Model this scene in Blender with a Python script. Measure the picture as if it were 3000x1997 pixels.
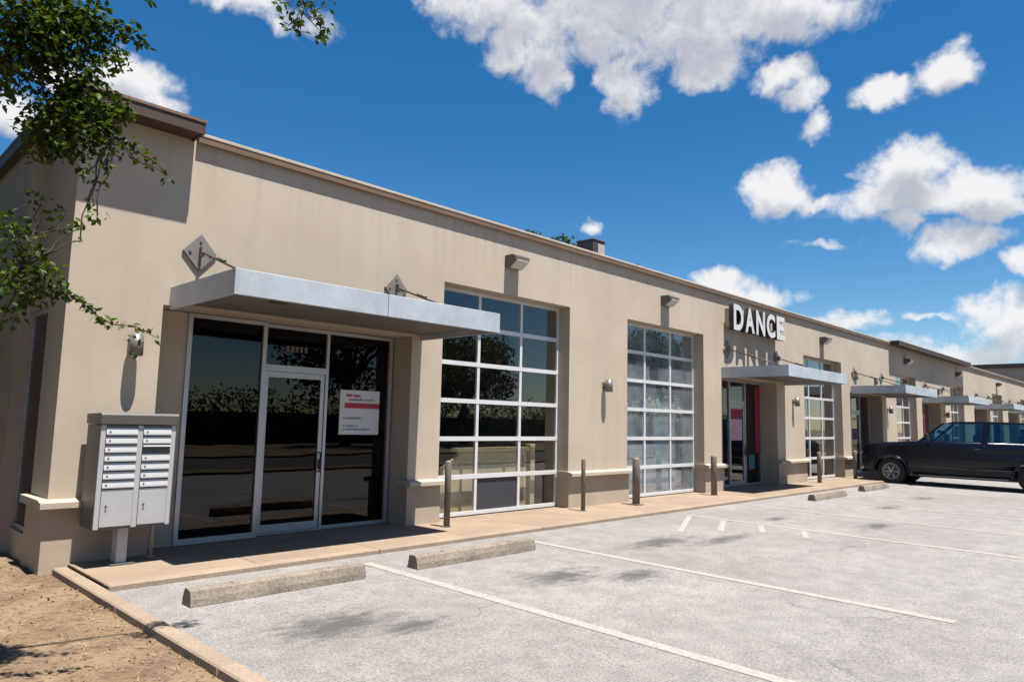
import bpy, bmesh, math, random
from mathutils import Vector, Matrix

for o in list(bpy.data.objects):
    bpy.data.objects.remove(o, do_unlink=True)
scene = bpy.context.scene
COL = scene.collection
R = math.radians

# ------------------------------------------------------------------ camera
CR = Vector((0.69686943, -0.71688068, 0.02133275))      # right
CU = Vector((-0.09671975, -0.06446385, 0.99322188))     # up
CF = Vector((0.71064638, 0.69420927, 0.11425941))       # forward
CAM = Vector((0, 0, 1.70))
FPX = 2073.63                                            # focal length in pixels of a 3000 px wide picture
cam_data = bpy.data.cameras.new("camera")
cam_data.sensor_width = 36.0
cam_data.lens = FPX / 3000 * 36
cam_data.clip_start = 0.05
cam_data.clip_end = 3000
cam = bpy.data.objects.new("camera", cam_data)
COL.objects.link(cam)
cam.matrix_world = Matrix((
    (CR.x, CU.x, -CF.x, CAM.x), (CR.y, CU.y, -CF.y, CAM.y), (CR.z, CU.z, -CF.z, CAM.z), (0, 0, 0, 1)))
scene.camera = cam


def pix_dir(px, py):
    return ((px - 1500) * CR - (py - 998.5) * CU + FPX * CF).normalized()


def pix_y(px, py, y):
    d = pix_dir(px, py)
    return CAM + d * (y / d.y)


# ------------------------------------------------------------------ view, world, sun
scene.view_settings.view_transform = 'Standard'
scene.view_settings.look = 'None'
scene.view_settings.exposure = 1.12
scene.view_settings.gamma = 1.0
scene.view_settings.use_curve_mapping = False
scene.render.engine = 'CYCLES'
scene.cycles.max_bounces = 8
scene.cycles.transparent_max_bounces = 16
scene.cycles.caustics_reflective = False
scene.cycles.caustics_refractive = False

SKY_STRENGTH, CLOUD_STRENGTH = 0.058, 0.42
SUN_DIR = Vector((0.015, -0.325, 1.0)).normalized()      # towards the sun
SUN_EL = math.asin(SUN_DIR.z)

world = bpy.data.worlds.new("World")
scene.world = world
world.use_nodes = True
world.cycles.sampling_method = 'MANUAL'
world.cycles.sample_map_resolution = 512


class NT:
    """small wrapper for writing node trees"""
    def __init__(self, tree):
        self.t = tree
        self.n = tree.nodes
        self.l = tree.links

    def new(self, typ, ins=None, **props):
        nd = self.n.new(typ)
        for k, v in props.items():
            setattr(nd, k, v)
        for k, v in (ins or {}).items():
            self.set(nd.inputs[k], v)
        return nd

    def set(self, sock, v):
        if isinstance(v, bpy.types.NodeSocket):
            self.l.new(v, sock)
        elif isinstance(v, bpy.types.Node):
            self.l.new(v.outputs[0], sock)
        else:
            sock.default_value = v

    def math(self, op, a, b=0.0, c=0.0, clamp=False):
        nd = self.new('ShaderNodeMath', {0: a, 1: b}, operation=op, use_clamp=clamp)
        if op in ('MULTIPLY_ADD', 'SMOOTH_MIN', 'SMOOTH_MAX'):
            self.set(nd.inputs[2], c)
        return nd.outputs[0]

    def vmath(self, op, a, b=(0, 0, 0)):
        nd = self.new('ShaderNodeVectorMath', {0: a}, operation=op)
        if op == 'SCALE':
            self.set(nd.inputs['Scale'], b)
        elif op not in ('LENGTH', 'NORMALIZE'):
            self.set(nd.inputs[1], b)
        return nd.outputs['Value'] if op in ('DOT_PRODUCT', 'LENGTH', 'DISTANCE') else nd.outputs[0]

    def noise(self, vec, scale, detail=4.0, rough=0.55, dist=0.0):
        nd = self.new('ShaderNodeTexNoise', {'Scale': scale, 'Detail': detail, 'Roughness': rough, 'Distortion': dist})
        if vec is not None:
            self.set(nd.inputs['Vector'], vec)
        return nd.outputs[0]

    def smooth(self, v, lo, hi, a=0.0, b=1.0):
        nd = self.new('ShaderNodeMapRange', {0: v, 1: lo, 2: hi, 3: a, 4: b}, interpolation_type='SMOOTHSTEP')
        return nd.outputs[0]

    def mix(self, fac, a, b, blend='MIX'):
        nd = self.new('ShaderNodeMix', data_type='RGBA', blend_type=blend)
        self.set(nd.inputs[0], fac)
        self.set(nd.inputs[6], a)
        self.set(nd.inputs[7], b)
        return nd.outputs[2]


# clouds: (pixel x, pixel y, half width, half height, weight), each one a direction in the sky
CLOUDS = [
    (1420, 10, 170, 105, 1), (1560, 130, 130, 100, 1), (1610, 225, 75, 75, .9), (1800, 20, 250, 165, 1), (2020, 50, 260, 150, 1),
    (1840, 235, 90, 85, .8), (2075, 195, 115, 62, .9), (2280, 30, 210, 80, 1), (2350, 95, 60, 36, .75), (1900, -170, 520, 190, 1),
    (2278, 222, 68, 56, .95), (2330, 285, 56, 50, .9), (2388, 365, 42, 50, .85),
    (2600, 268, 72, 44, .9), (2775, 198, 80, 55, .95),
    (2285, 565, 85, 68, 1), (2655, 485, 120, 78, 1), (2600, 580, 150, 62, 1), (2800, 565, 165, 64, 1), (2910, 610, 80, 36, .85),
    (2420, 598, 110, 17, .6), (2655, 655, 55, 42, .8), (2805, 705, 105, 44, .95), (2410, 708, 90, 11, .5), (1730, 663, 44, 24, .8),
    (2125, 840, 100, 50, 1), (2225, 875, 110, 44, .95), (2490, 950, 140, 34, .7), (2560, 928, 100, 16, .5), (2700, 930, 50, 9, .5),
    (2905, 920, 75, 58, .95), (3000, 965, 110, 75, 1), (2995, 775, 42, 44, .9), (2790, 1028, 190, 36, .75),
    (385, 235, 110, 75, 1), (470, 305, 80, 42, .9), (170, 205, 75, 50, .9), (25, 325, 70, 60, .85),
    (715, 0, 110, 50, .62), (840, 50, 120, 46, .45),
]


def build_world():
    t = NT(world.node_tree)
    t.n.clear()
    rnd = random.Random(11)
    blobs = []
    for px, py, rx, ry, w in CLOUDS:
        c = pix_dir(px, py)
        h = Vector((c.y, -c.x, 0)).normalized()
        u = h.cross(c).normalized()
        if u.z < 0:
            u = -u
        blobs.append((c, h * (FPX / (rx * 1.09)), u * (FPX / (ry * 1.09)), w))
    # the same kind of sky all round, outside the frame
    for k in range(9):
        az = R(45 + 75 + 21 * k + rnd.uniform(-6, 6))
        el = R(rnd.uniform(9, 42))
        c = Vector((math.sin(az) * math.cos(el), math.cos(az) * math.cos(el), math.sin(el)))
        h = Vector((c.y, -c.x, 0)).normalized()
        u = h.cross(c).normalized()
        if u.z < 0:
            u = -u
        s = rnd.uniform(0.10, 0.17)
        blobs.append((c, h / (s * 1.7), u / (s * 0.8), 1.0))

    tc = t.new('ShaderNodeTexCoord')
    d0 = t.vmath('NORMALIZE', tc.outputs['Generated'])
    wn = t.new('ShaderNodeTexNoise', {'Vector': d0, 'Scale': 11.0, 'Detail': 4.0, 'Roughness': 0.6})
    d = t.vmath('ADD', d0, t.vmath('SCALE', t.vmath('SUBTRACT', wn.outputs['Color'], (0.5, 0.5, 0.5)), 0.07))
    acc = acc2 = None
    for c, h, u, w in blobs:
        # 1 - (a*a + b*b), and the same a little nearer to the sun for the shading
        a = t.math('SUBTRACT', t.vmath('DOT_PRODUCT', d, tuple(h)), h.dot(c))
        b = t.math('SUBTRACT', t.vmath('DOT_PRODUCT', d, tuple(u)), u.dot(c))
        aa = t.math('MULTIPLY', a, a)
        v = t.math('MULTIPLY_ADD', t.math('MULTIPLY_ADD', b, b, aa), -w, w)
        b2 = t.math('ADD', b, u.z * 0.040)
        v2 = t.math('MULTIPLY_ADD', t.math('MULTIPLY_ADD', b2, b2, aa), -w, w)
        acc = v if acc is None else t.math('SMOOTH_MAX', acc, v, 0.2)
        acc2 = v2 if acc2 is None else t.math('SMOOTH_MAX', acc2, v2, 0.3)
    n1 = t.noise(d0, 21.0, 12.0, 0.63, 0.25)
    detail = t.math('MULTIPLY_ADD', n1, 2.5, -1.25)
    dens = t.math('ADD', acc, detail)
    mask = t.smooth(dens, -0.05, 0.85)
    n3 = t.noise(t.vmath('ADD', d0, (0.0, 0.0, 0.012)), 21.0, 12.0, 0.63, 0.25)
    shade = t.smooth(t.math('ADD', acc2, t.math('MULTIPLY_ADD', n3, 1.9, -0.95)), 0.05, 1.25)
    ccol = t.mix(shade, (1.0, 1.0, 1.0, 1), (0.54, 0.57, 0.65, 1))
    sky = t.new('ShaderNodeTexSky', sky_type='NISHITA', sun_disc=False, sun_elevation=SUN_EL,
                sun_rotation=math.atan2(SUN_DIR.x, SUN_DIR.y), altitude=300.0, air_density=1.0, dust_density=0.1, ozone_density=3.0)
    hs = t.new('ShaderNodeHueSaturation', {'Hue': 0.498, 'Saturation': 1.36, 'Value': 1.0, 'Color': sky.outputs[0]})
    bg1 = t.new('ShaderNodeBackground', {'Color': hs.outputs[0], 'Strength': SKY_STRENGTH})
    bg2 = t.new('ShaderNodeBackground', {'Color': ccol, 'Strength': CLOUD_STRENGTH})
    ms = t.new('ShaderNodeMixShader', {0: t.math('MULTIPLY', mask, 0.97), 1: bg1.outputs[0], 2: bg2.outputs[0]})
    t.new('ShaderNodeOutputWorld', {0: ms.outputs[0]})


build_world()

sun_data = bpy.data.lights.new("sun", 'SUN')
sun_data.energy = 5.0
sun_data.angle = R(0.53)
sun_data.color = (1.0, 0.95, 0.87)
sun = bpy.data.objects.new("sun", sun_data)
COL.objects.link(sun)
sun.rotation_euler = SUN_DIR.to_track_quat('Z', 'Y').to_euler()
sun.location = (0, 0, 40)

# ------------------------------------------------------------------ materials
MATS = {}


def material(name, col, rough=0.8, metal=0.0, var=0.0, vscale=3.0, bump=0.0, bscale=60.0, fine=0.0, fscale=90.0,
             spec=0.5, tint=None, stretch=None, rand=0.0, coat=0.0):
    """base colour with large blotches (var), fine speckle (fine) and a bump"""
    m = bpy.data.materials.new(name)
    m.use_nodes = True
    t = NT(m.node_tree)
    p = t.n['Principled BSDF']
    col = tuple(v * 0.76 for v in col)          # colours below were read off the picture; real surfaces are darker
    c4 = (*col, 1)
    vec = t.new('ShaderNodeTexCoord').outputs['Object']
    if stretch:
        vec = t.vmath('MULTIPLY', vec, stretch)
    c = None
    if var:
        dark = tuple(x * (1 - var) for x in col)
        lite = tuple(min(1, x * (1 + var * .8)) for x in (tint or col))
        nz = t.noise(vec, vscale, 6.0, 0.62)
        c = t.mix(t.smooth(nz, 0.3, 0.7), (*dark, 1), (*lite, 1))
    if fine:
        nz = t.noise(vec, fscale, 3.0, 0.7)
        k = t.smooth(nz, 0.35, 0.68, 1 - fine, 1 + fine * .7)
        cc = t.new('ShaderNodeCombineXYZ', {0: k, 1: k, 2: k})
        c = t.mix(1.0, c if c is not None else c4, cc.outputs[0], 'MULTIPLY')
    if rand:
        oi = t.new('ShaderNodeObjectInfo')
        k = t.math('MULTIPLY_ADD', oi.outputs['Random'], 2 * rand, 1 - rand)
        cc = t.new('ShaderNodeCombineXYZ', {0: k, 1: k, 2: k})
        c = t.mix(1.0, c if c is not None else c4, cc.outputs[0], 'MULTIPLY')
    t.set(p.inputs['Base Color'], c if c is not None else c4)
    p.inputs['Roughness'].default_value = rough
    p.inputs['Metallic'].default_value = metal
    p.inputs['Specular IOR Level'].default_value = spec
    if coat:
        p.inputs['Coat Weight'].default_value = coat
        p.inputs['Coat Roughness'].default_value = 0.05
    if bump:
        nz = t.noise(vec, bscale, 5.0, 0.65)
        b = t.new('ShaderNodeBump', {'Strength': bump, 'Distance': 0.02, 'Height': nz})
        t.set(p.inputs['Normal'], b.outputs[0])
    MATS[name] = m
    return m


def glass_material(name, tint, refl=1.0, rough=0.0, ior=1.5, film=0.0):
    """thin sheet of window glass: fresnel mirror over a tinted see-through sheet"""
    m = bpy.data.materials.new(name)
    m.use_nodes = True
    t = NT(m.node_tree)
    t.n.clear()
    fr = t.new('ShaderNodeFresnel', {'IOR': ior})
    front = t.math('SUBTRACT', 1.0, t.new('ShaderNodeNewGeometry').outputs['Backfacing'])
    fac = t.math('MULTIPLY', t.math('MULTIPLY', fr.outputs[0], refl, clamp=True), front)
    tr = t.new('ShaderNodeBsdfTransparent', {'Color': (*tint, 1)})
    vec = t.new('ShaderNodeTexCoord').outputs['Object']
    nz = t.noise(vec, 0.9, 2.0)
    bp = t.new('ShaderNodeBump', {'Strength': 0.03, 'Distance': 0.05, 'Height': nz})
    gl = t.new('ShaderNodeBsdfGlossy', {'Color': (1, 1, 1, 1), 'Roughness': rough, 'Normal': bp.outputs[0]})
    body = tr.outputs[0]
    if film:                      # pale film stuck to the pane
        df = t.new('ShaderNodeBsdfDiffuse', {'Color': (0.50, 0.56, 0.60, 1)})
        tl = t.new('ShaderNodeBsdfTranslucent', {'Color': (0.50, 0.56, 0.60, 1)})
        m0 = t.new('ShaderNodeMixShader', {0: 0.4, 1: df.outputs[0], 2: tl.outputs[0]})
        k = t.smooth(t.noise(vec, 2.2, 4.0), 0.3, 0.7, film * .6, film * 1.4)
        body = t.new('ShaderNodeMixShader', {0: k, 1: body, 2: m0.outputs[0]}).outputs[0]
    mx = t.new('ShaderNodeMixShader', {0: fac, 1: body, 2: gl.outputs[0]})
    t.new('ShaderNodeOutputMaterial', {0: mx.outputs[0]})
    MATS[name] = m
    return m


def stucco_material():
    m = material('stucco', (0.50, 0.415, 0.315), rough=0.92, bump=0.0, spec=0.2)
    t = NT(m.node_tree)
    p = t.n['Principled BSDF']
    vec = t.new('ShaderNodeTexCoord').outputs['Object']
    big = t.noise(vec, 0.55, 5.0, 0.6)
    streak = t.noise(t.vmath('MULTIPLY', vec, (3.0, 3.0, 0.22)), 1.6, 5.0, 0.6)
    fine = t.noise(vec, 110.0, 3.0, 0.7)
    c = t.mix(t.smooth(big, 0.32, 0.68), (0.400, 0.332, 0.264, 1), (0.455, 0.383, 0.308, 1))
    k = t.smooth(streak, 0.3, 0.62, 0.965, 1.01)
    c = t.mix(1.0, c, t.new('ShaderNodeCombineXYZ', {0: k, 1: k, 2: k}).outputs[0], 'MULTIPLY')
    k = t.smooth(fine, 0.3, 0.7, 0.93, 1.05)
    c = t.mix(1.0, c, t.new('ShaderNodeCombineXYZ', {0: k, 1: k, 2: k}).outputs[0], 'MULTIPLY')
    # water runs below the coping
    zz = t.new('ShaderNodeSeparateXYZ', {0: vec}).outputs[2]
    run = t.noise(t.vmath('MULTIPLY', vec, (9.0, 9.0, 0.12)), 1.0, 4.0, 0.6)
    k = t.math('MULTIPLY', t.smooth(run, 0.52, 0.68, 0.0, 0.16), t.smooth(zz, 3.9, 5.05))
    c = t.mix(k, c, (0.16, 0.125, 0.095, 1))
    t.set(p.inputs['Base Color'], c)
    h = t.math('ADD', t.noise(vec, 90.0, 4.0, 0.7), t.math('MULTIPLY', t.noise(vec, 7.0, 4.0), 1.0))
    b = t.new('ShaderNodeBump', {'Strength': 0.16, 'Distance': 0.015, 'Height': h})
    t.set(p.inputs['Normal'], b.outputs[0])
    return m


STAINS = [(3.30, 5.1, .85, .50), (3.75, 4.7, .5, .3), (6.05, 5.1, .8, .42), (6.75, 4.6, .6, .35), (8.9, 5.65, 1.2, .40), (9.9, 5.2, 1.2, .26),
          (16.9, 5.0, .9, .3), (13.5, 4.2, .9, .3), (19.8, 5.1, .9, .3), (12.8, 5.7, .6, .2)]


def lot_material():
    m = material('worn_asphalt', (0.40, 0.39, 0.385), rough=0.9, spec=0.3)
    t = NT(m.node_tree)
    p = t.n['Principled BSDF']
    vec = t.new('ShaderNodeTexCoord').outputs['Object']
    big = t.noise(vec, 0.35, 5.0, 0.6)
    mid = t.noise(vec, 4.0, 5.0, 0.65)
    agg = t.noise(vec, 55.0, 3.0, 0.75)
    vor = t.new('ShaderNodeTexVoronoi', {'Vector': vec, 'Scale': 75.0, 'Randomness': 1.0})
    c = t.mix(t.smooth(big, 0.3, 0.7), (0.205, 0.191, 0.181, 1), (0.252, 0.238, 0.227, 1))
    k = t.smooth(mid, 0.25, 0.75, 0.84, 1.10)
    c = t.mix(1.0, c, t.new('ShaderNodeCombineXYZ', {0: k, 1: k, 2: k}).outputs[0], 'MULTIPLY')
    k = t.smooth(agg, 0.36, 0.62, 0.70, 1.16)
    c = t.mix(1.0, c, t.new('ShaderNodeCombineXYZ', {0: k, 1: k, 2: k}).outputs[0], 'MULTIPLY')
    # pale and dark stones of the aggregate
    c = t.mix(t.smooth(vor.outputs['Color'], 0.80, 0.9, 0, .5), c, (0.066, 0.062, 0.059, 1))
    # oil stains where cars stand
    acc = None
    for x, y, a, b in STAINS:
        dv = t.vmath('MULTIPLY', t.vmath('SUBTRACT', vec, (x, y, 0)), (1 / a, 1 / b, 0))
        v = t.math('SUBTRACT', 1.0, t.vmath('LENGTH', dv))
        acc = v if acc is None else t.math('MAXIMUM', acc, v)
    sn = t.noise(t.vmath('MULTIPLY', vec, (1.0, 2.2, 1.0)), 4.5, 8.0, 0.78)
    s = t.math('ADD', acc, t.math('MULTIPLY_ADD', sn, 2.6, -1.30))
    s = t.smooth(s, 0.05, 0.95, 0.0, 0.80)
    s = t.math('MULTIPLY', s, t.smooth(acc, -0.5, 0.2))
    c = t.mix(s, c, (0.052, 0.047, 0.045, 1))
    # hairline cracks and tyre-darkened lanes
    cv = t.vmath('ADD', vec, t.vmath('SCALE', t.new('ShaderNodeTexNoise', {'Vector': vec, 'Scale': 1.3, 'Detail': 5.0}).outputs['Color'], 0.9))
    vc = t.new('ShaderNodeTexVoronoi', {'Vector': cv, 'Scale': 0.33}, feature='DISTANCE_TO_EDGE')
    cr = t.math('MULTIPLY', t.smooth(vc.outputs['Distance'], 0.0, 0.006, 0.55, 0.0), t.smooth(t.noise(vec, 0.8, 3.0), 0.45, 0.6))
    c = t.mix(cr, c, (0.06, 0.055, 0.05, 1))
    drip = t.new('ShaderNodeTexVoronoi', {'Vector': vec, 'Scale': 2.6})
    dr = t.math('MULTIPLY', t.smooth(drip.outputs['Distance'], 0.03, 0.08, 0.6, 0.0), t.smooth(t.noise(vec, 0.5, 2.0), 0.5, 0.62))
    c = t.mix(dr, c, (0.07, 0.065, 0.06, 1))
    t.set(p.inputs['Base Color'], c)
    b = t.new('ShaderNodeBump', {'Strength': 0.5, 'Distance': 0.012, 'Height': agg})
    t.set(p.inputs['Normal'], b.outputs[0])
    return m


def paint_material():
    """parking paint worn through in patches"""
    m = material('line_paint', (0.72, 0.68, 0.62), rough=0.8, spec=0.3)
    t = NT(m.node_tree)
    p = t.n['Principled BSDF']
    vec = t.new('ShaderNodeTexCoord').outputs['Object']
    w = t.noise(vec, 22.0, 6.0, 0.75)
    c = t.mix(t.smooth(w, 0.40, 0.66), (0.245, 0.235, 0.225, 1), (0.365, 0.312, 0.268, 1))
    t.set(p.inputs['Base Color'], c)
    return m


def dirt_material():
    m = material('dirt', (0.36, 0.25, 0.16), rough=0.95, spec=0.1)
    t = NT(m.node_tree)
    p = t.n['Principled BSDF']
    vec = t.new('ShaderNodeTexCoord').outputs['Object']
    a = t.noise(vec, 1.7, 5.0, 0.65)
    b = t.noise(vec, 14.0, 6.0, 0.7)
    f = t.noise(vec, 60.0, 3.0, 0.7)
    c = t.mix(t.smooth(a, 0.35, 0.65), (0.170, 0.113, 0.075, 1), (0.265, 0.190, 0.118, 1))
    c = t.mix(t.smooth(b, 0.50, 0.66, 0, .8), c, (0.085, 0.052, 0.036, 1))
    c = t.mix(t.smooth(f, 0.55, 0.70, 0, .7), c, (0.30, 0.225, 0.15, 1))
    g2 = t.noise(vec, 150.0, 2.0, 0.7)
    c = t.mix(t.smooth(g2, 0.58, 0.68, 0, .7), c, (0.07, 0.042, 0.03, 1))
    t.set(p.inputs['Base Color'], c)
    h = t.math('ADD', b, t.math('MULTIPLY', f, 0.5))
    bp = t.new('ShaderNodeBump', {'Strength': 0.8, 'Distance': 0.04, 'Height': h})
    t.set(p.inputs['Normal'], bp.outputs[0])
    return m


def leaf_material(name, a, b, trans=0.35):
    m = bpy.data.materials.new(name)
    m.use_nodes = True
    t = NT(m.node_tree)
    t.n.clear()
    vec = t.new('ShaderNodeTexCoord').outputs['Object']
    nz = t.noise(vec, 3.5, 3.0)
    nf = t.noise(vec, 40.0, 1.0)
    c = t.mix(t.smooth(t.math('ADD', t.math('MULTIPLY', nz, .5), t.math('MULTIPLY', nf, .5)), 0.35, 0.65), (*a, 1), (*b, 1))
    df = t.new('ShaderNodeBsdfDiffuse', {'Color': c})
    tl = t.new('ShaderNodeBsdfTranslucent', {'Color': t.mix(1.0, c, (1.0, 1.15, 0.5, 1), 'MULTIPLY')})
    gl = t.new('ShaderNodeBsdfGlossy', {'Color': (1, 1, 1, 1), 'Roughness': 0.5})
    m1 = t.new('ShaderNodeMixShader', {0: trans, 1: df.outputs[0], 2: tl.outputs[0]})
    m2 = t.new('ShaderNodeMixShader', {0: 0.015, 1: m1.outputs[0], 2: gl.outputs[0]})
    t.new('ShaderNodeOutputMaterial', {0: m2.outputs[0]})
    MATS[name] = m
    return m


stucco_material()
lot_material()
paint_material()
dirt_material()
leaf_material('leaf', (0.016, 0.030, 0.005), (0.085, 0.125, 0.016))
leaf_material('leaf_far', (0.022, 0.040, 0.010), (0.05, 0.08, 0.02), 0.2)
glass_material('tinted_glass', (0.18, 0.19, 0.20), 0.9)
glass_material('clear_glass', (0.88, 0.90, 0.89), 2.2)
glass_material('shop_glass', (0.62, 0.64, 0.65), 1.3)
glass_material('frosted_glass', (0.90, 0.94, 0.95), 2.4, film=0.22)
glass_material('car_glass', (0.30, 0.46, 0.50), 3.0)
material('base_stone', (0.50, 0.41, 0.32), rough=0.92, var=0.08, vscale=1.2, fine=0.07, fscale=60, bump=0.08, bscale=50, spec=0.2)
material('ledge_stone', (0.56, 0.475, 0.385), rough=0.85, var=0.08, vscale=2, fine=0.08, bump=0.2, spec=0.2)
material('brown_metal', (0.07, 0.038, 0.024), rough=0.55, var=0.12, vscale=1.0)
material('coping_metal', (0.20, 0.12, 0.07), rough=0.5, var=0.12, vscale=1.0)
material('roof_felt', (0.25, 0.24, 0.23), rough=0.9, var=0.1)
material('canopy_paint', (0.50, 0.555, 0.62), rough=0.45, var=0.14, vscale=1.8, fine=0.05, fscale=25)
material('canopy_soffit', (0.15, 0.13, 0.11), rough=0.8, var=0.08, vscale=1.5)
material('aluminium', (0.62, 0.61, 0.62), rough=0.38, metal=0.55, var=0.05, vscale=2)
material('door_aluminium', (0.78, 0.78, 0.79), rough=0.45, metal=0.15, var=0.05, vscale=2)
material('panel_grey', (0.045, 0.045, 0.055), rough=0.6, var=0.08)
material('sidewalk_concrete', (0.335, 0.252, 0.185), rough=0.92, var=0.13, vscale=1.1, fine=0.10, fscale=50, bump=0.25, bscale=50, rand=0.06, spec=0.2)
material('kerb_concrete', (0.36, 0.275, 0.205), rough=0.92, var=0.14, vscale=1.5, fine=0.14, fscale=40, bump=0.35, bscale=40, rand=0.06, spec=0.2)
material('joint_dark', (0.12, 0.09, 0.07), rough=0.95)
material('wheel_stop_concrete', (0.280, 0.234, 0.189), rough=0.93, var=0.20, vscale=3, fine=0.2, fscale=35, bump=0.5, bscale=35, spec=0.2)
material('bollard_paint', (0.19, 0.155, 0.125), rough=0.6, var=0.18, vscale=6, fine=0.08)
material('bracket_metal', (0.26, 0.23, 0.205), rough=0.6, metal=0.2, var=0.12, vscale=8)
material('rod_metal', (0.10, 0.09, 0.08), rough=0.5, metal=0.4)
material('lamp_housing', (0.14, 0.12, 0.10), rough=0.55, var=0.1, vscale=8)
material('lamp_lens', (0.62, 0.60, 0.56), rough=0.25)
material('sconce_metal', (0.20, 0.185, 0.18), rough=0.45, metal=0.3, var=0.08)
material('mailbox_metal', (0.56, 0.56, 0.565), rough=0.42, metal=0.25, var=0.05, vscale=4, fine=0.03)
material('mailbox_side', (0.16, 0.155, 0.15), rough=0.5, metal=0.3, var=0.08, vscale=4)
material('mailbox_dark', (0.10, 0.10, 0.10), rough=0.6)
material('white_paint', (0.68, 0.68, 0.69), rough=0.6, var=0.04)
material('black_paint', (0.012, 0.012, 0.014), rough=0.4)
material('handle_black', (0.02, 0.02, 0.022), rough=0.4)
material('sign_white', (0.74, 0.74, 0.76), rough=0.6)
material('sign_red', (0.50, 0.035, 0.07), rough=0.6)
material('sign_grey', (0.22, 0.23, 0.25), rough=0.6)
material('interior_wall', (0.30, 0.27, 0.24), rough=0.9, var=0.1)
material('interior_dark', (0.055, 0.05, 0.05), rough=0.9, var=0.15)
material('interior_floor', (0.22, 0.20, 0.18), rough=0.6, var=0.15)
material('plywood', (0.92, 0.72, 0.44), rough=0.8, var=0.14, vscale=3, stretch=(1, 1, 6))
material('pale_sheet', (0.55, 0.58, 0.60), rough=0.8, var=0.18, vscale=2.5)
material('box_grey', (0.40, 0.42, 0.45), rough=0.8, var=0.2, vscale=4, rand=0.25)
material('pink_print', (0.66, 0.36, 0.46), rough=0.6, var=0.25, vscale=8)
material('red_print', (0.30, 0.012, 0.05), rough=0.6, var=0.15, vscale=5)
material('purple_cloth', (0.12, 0.07, 0.15), rough=0.9, var=0.3, vscale=9)
material('dark_cloth', (0.06, 0.06, 0.075), rough=0.9, var=0.3, vscale=9)
material('teal_print', (0.05, 0.18, 0.24), rough=0.6, var=0.2, vscale=9)
material('truck_paint', (0.005, 0.007, 0.016), rough=0.25, spec=0.3, coat=0.1)
material('truck_trim', (0.012, 0.012, 0.013), rough=0.6)
material('tyre_rubber', (0.018, 0.018, 0.019), rough=0.85, fine=0.2)
material('rim_metal', (0.40, 0.39, 0.39), rough=0.35, metal=0.6)
material('chrome', (0.55, 0.55, 0.57), rough=0.15, metal=1.0)
material('headlight', (0.62, 0.64, 0.66), rough=0.1)
material('tail_red', (0.35, 0.01, 0.01), rough=0.2)
material('bark', (0.11, 0.08, 0.06), rough=0.95, var=0.3, vscale=8, bump=0.6, bscale=20, stretch=(1, 1, .3))
material('street_asphalt', (0.075, 0.073, 0.072), rough=0.9, var=0.2, vscale=.5, fine=.2, fscale=40)
material('dry_grass', (0.20, 0.15, 0.085), rough=0.95, var=0.3, vscale=.8, fine=.3, fscale=20)
material('far_ground', (0.15, 0.13, 0.085), rough=0.95, var=0.3, vscale=.05)
material('straw', (0.413, 0.315, 0.180), rough=0.9, var=0.3, vscale=30)
material('dead_leaf', (0.20, 0.115, 0.06), rough=0.9, var=0.4, vscale=30)
material('pebble', (0.30, 0.22, 0.15), rough=0.9, var=0.3, vscale=30)
material('vent_metal', (0.55, 0.50, 0.45), rough=0.5, metal=.2, var=.1)
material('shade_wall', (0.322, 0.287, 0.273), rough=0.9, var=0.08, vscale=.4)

# ------------------------------------------------------------------ mesh helpers
ORG = {}                    # world origin of each parent, so that parts can be written in world coordinates


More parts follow.
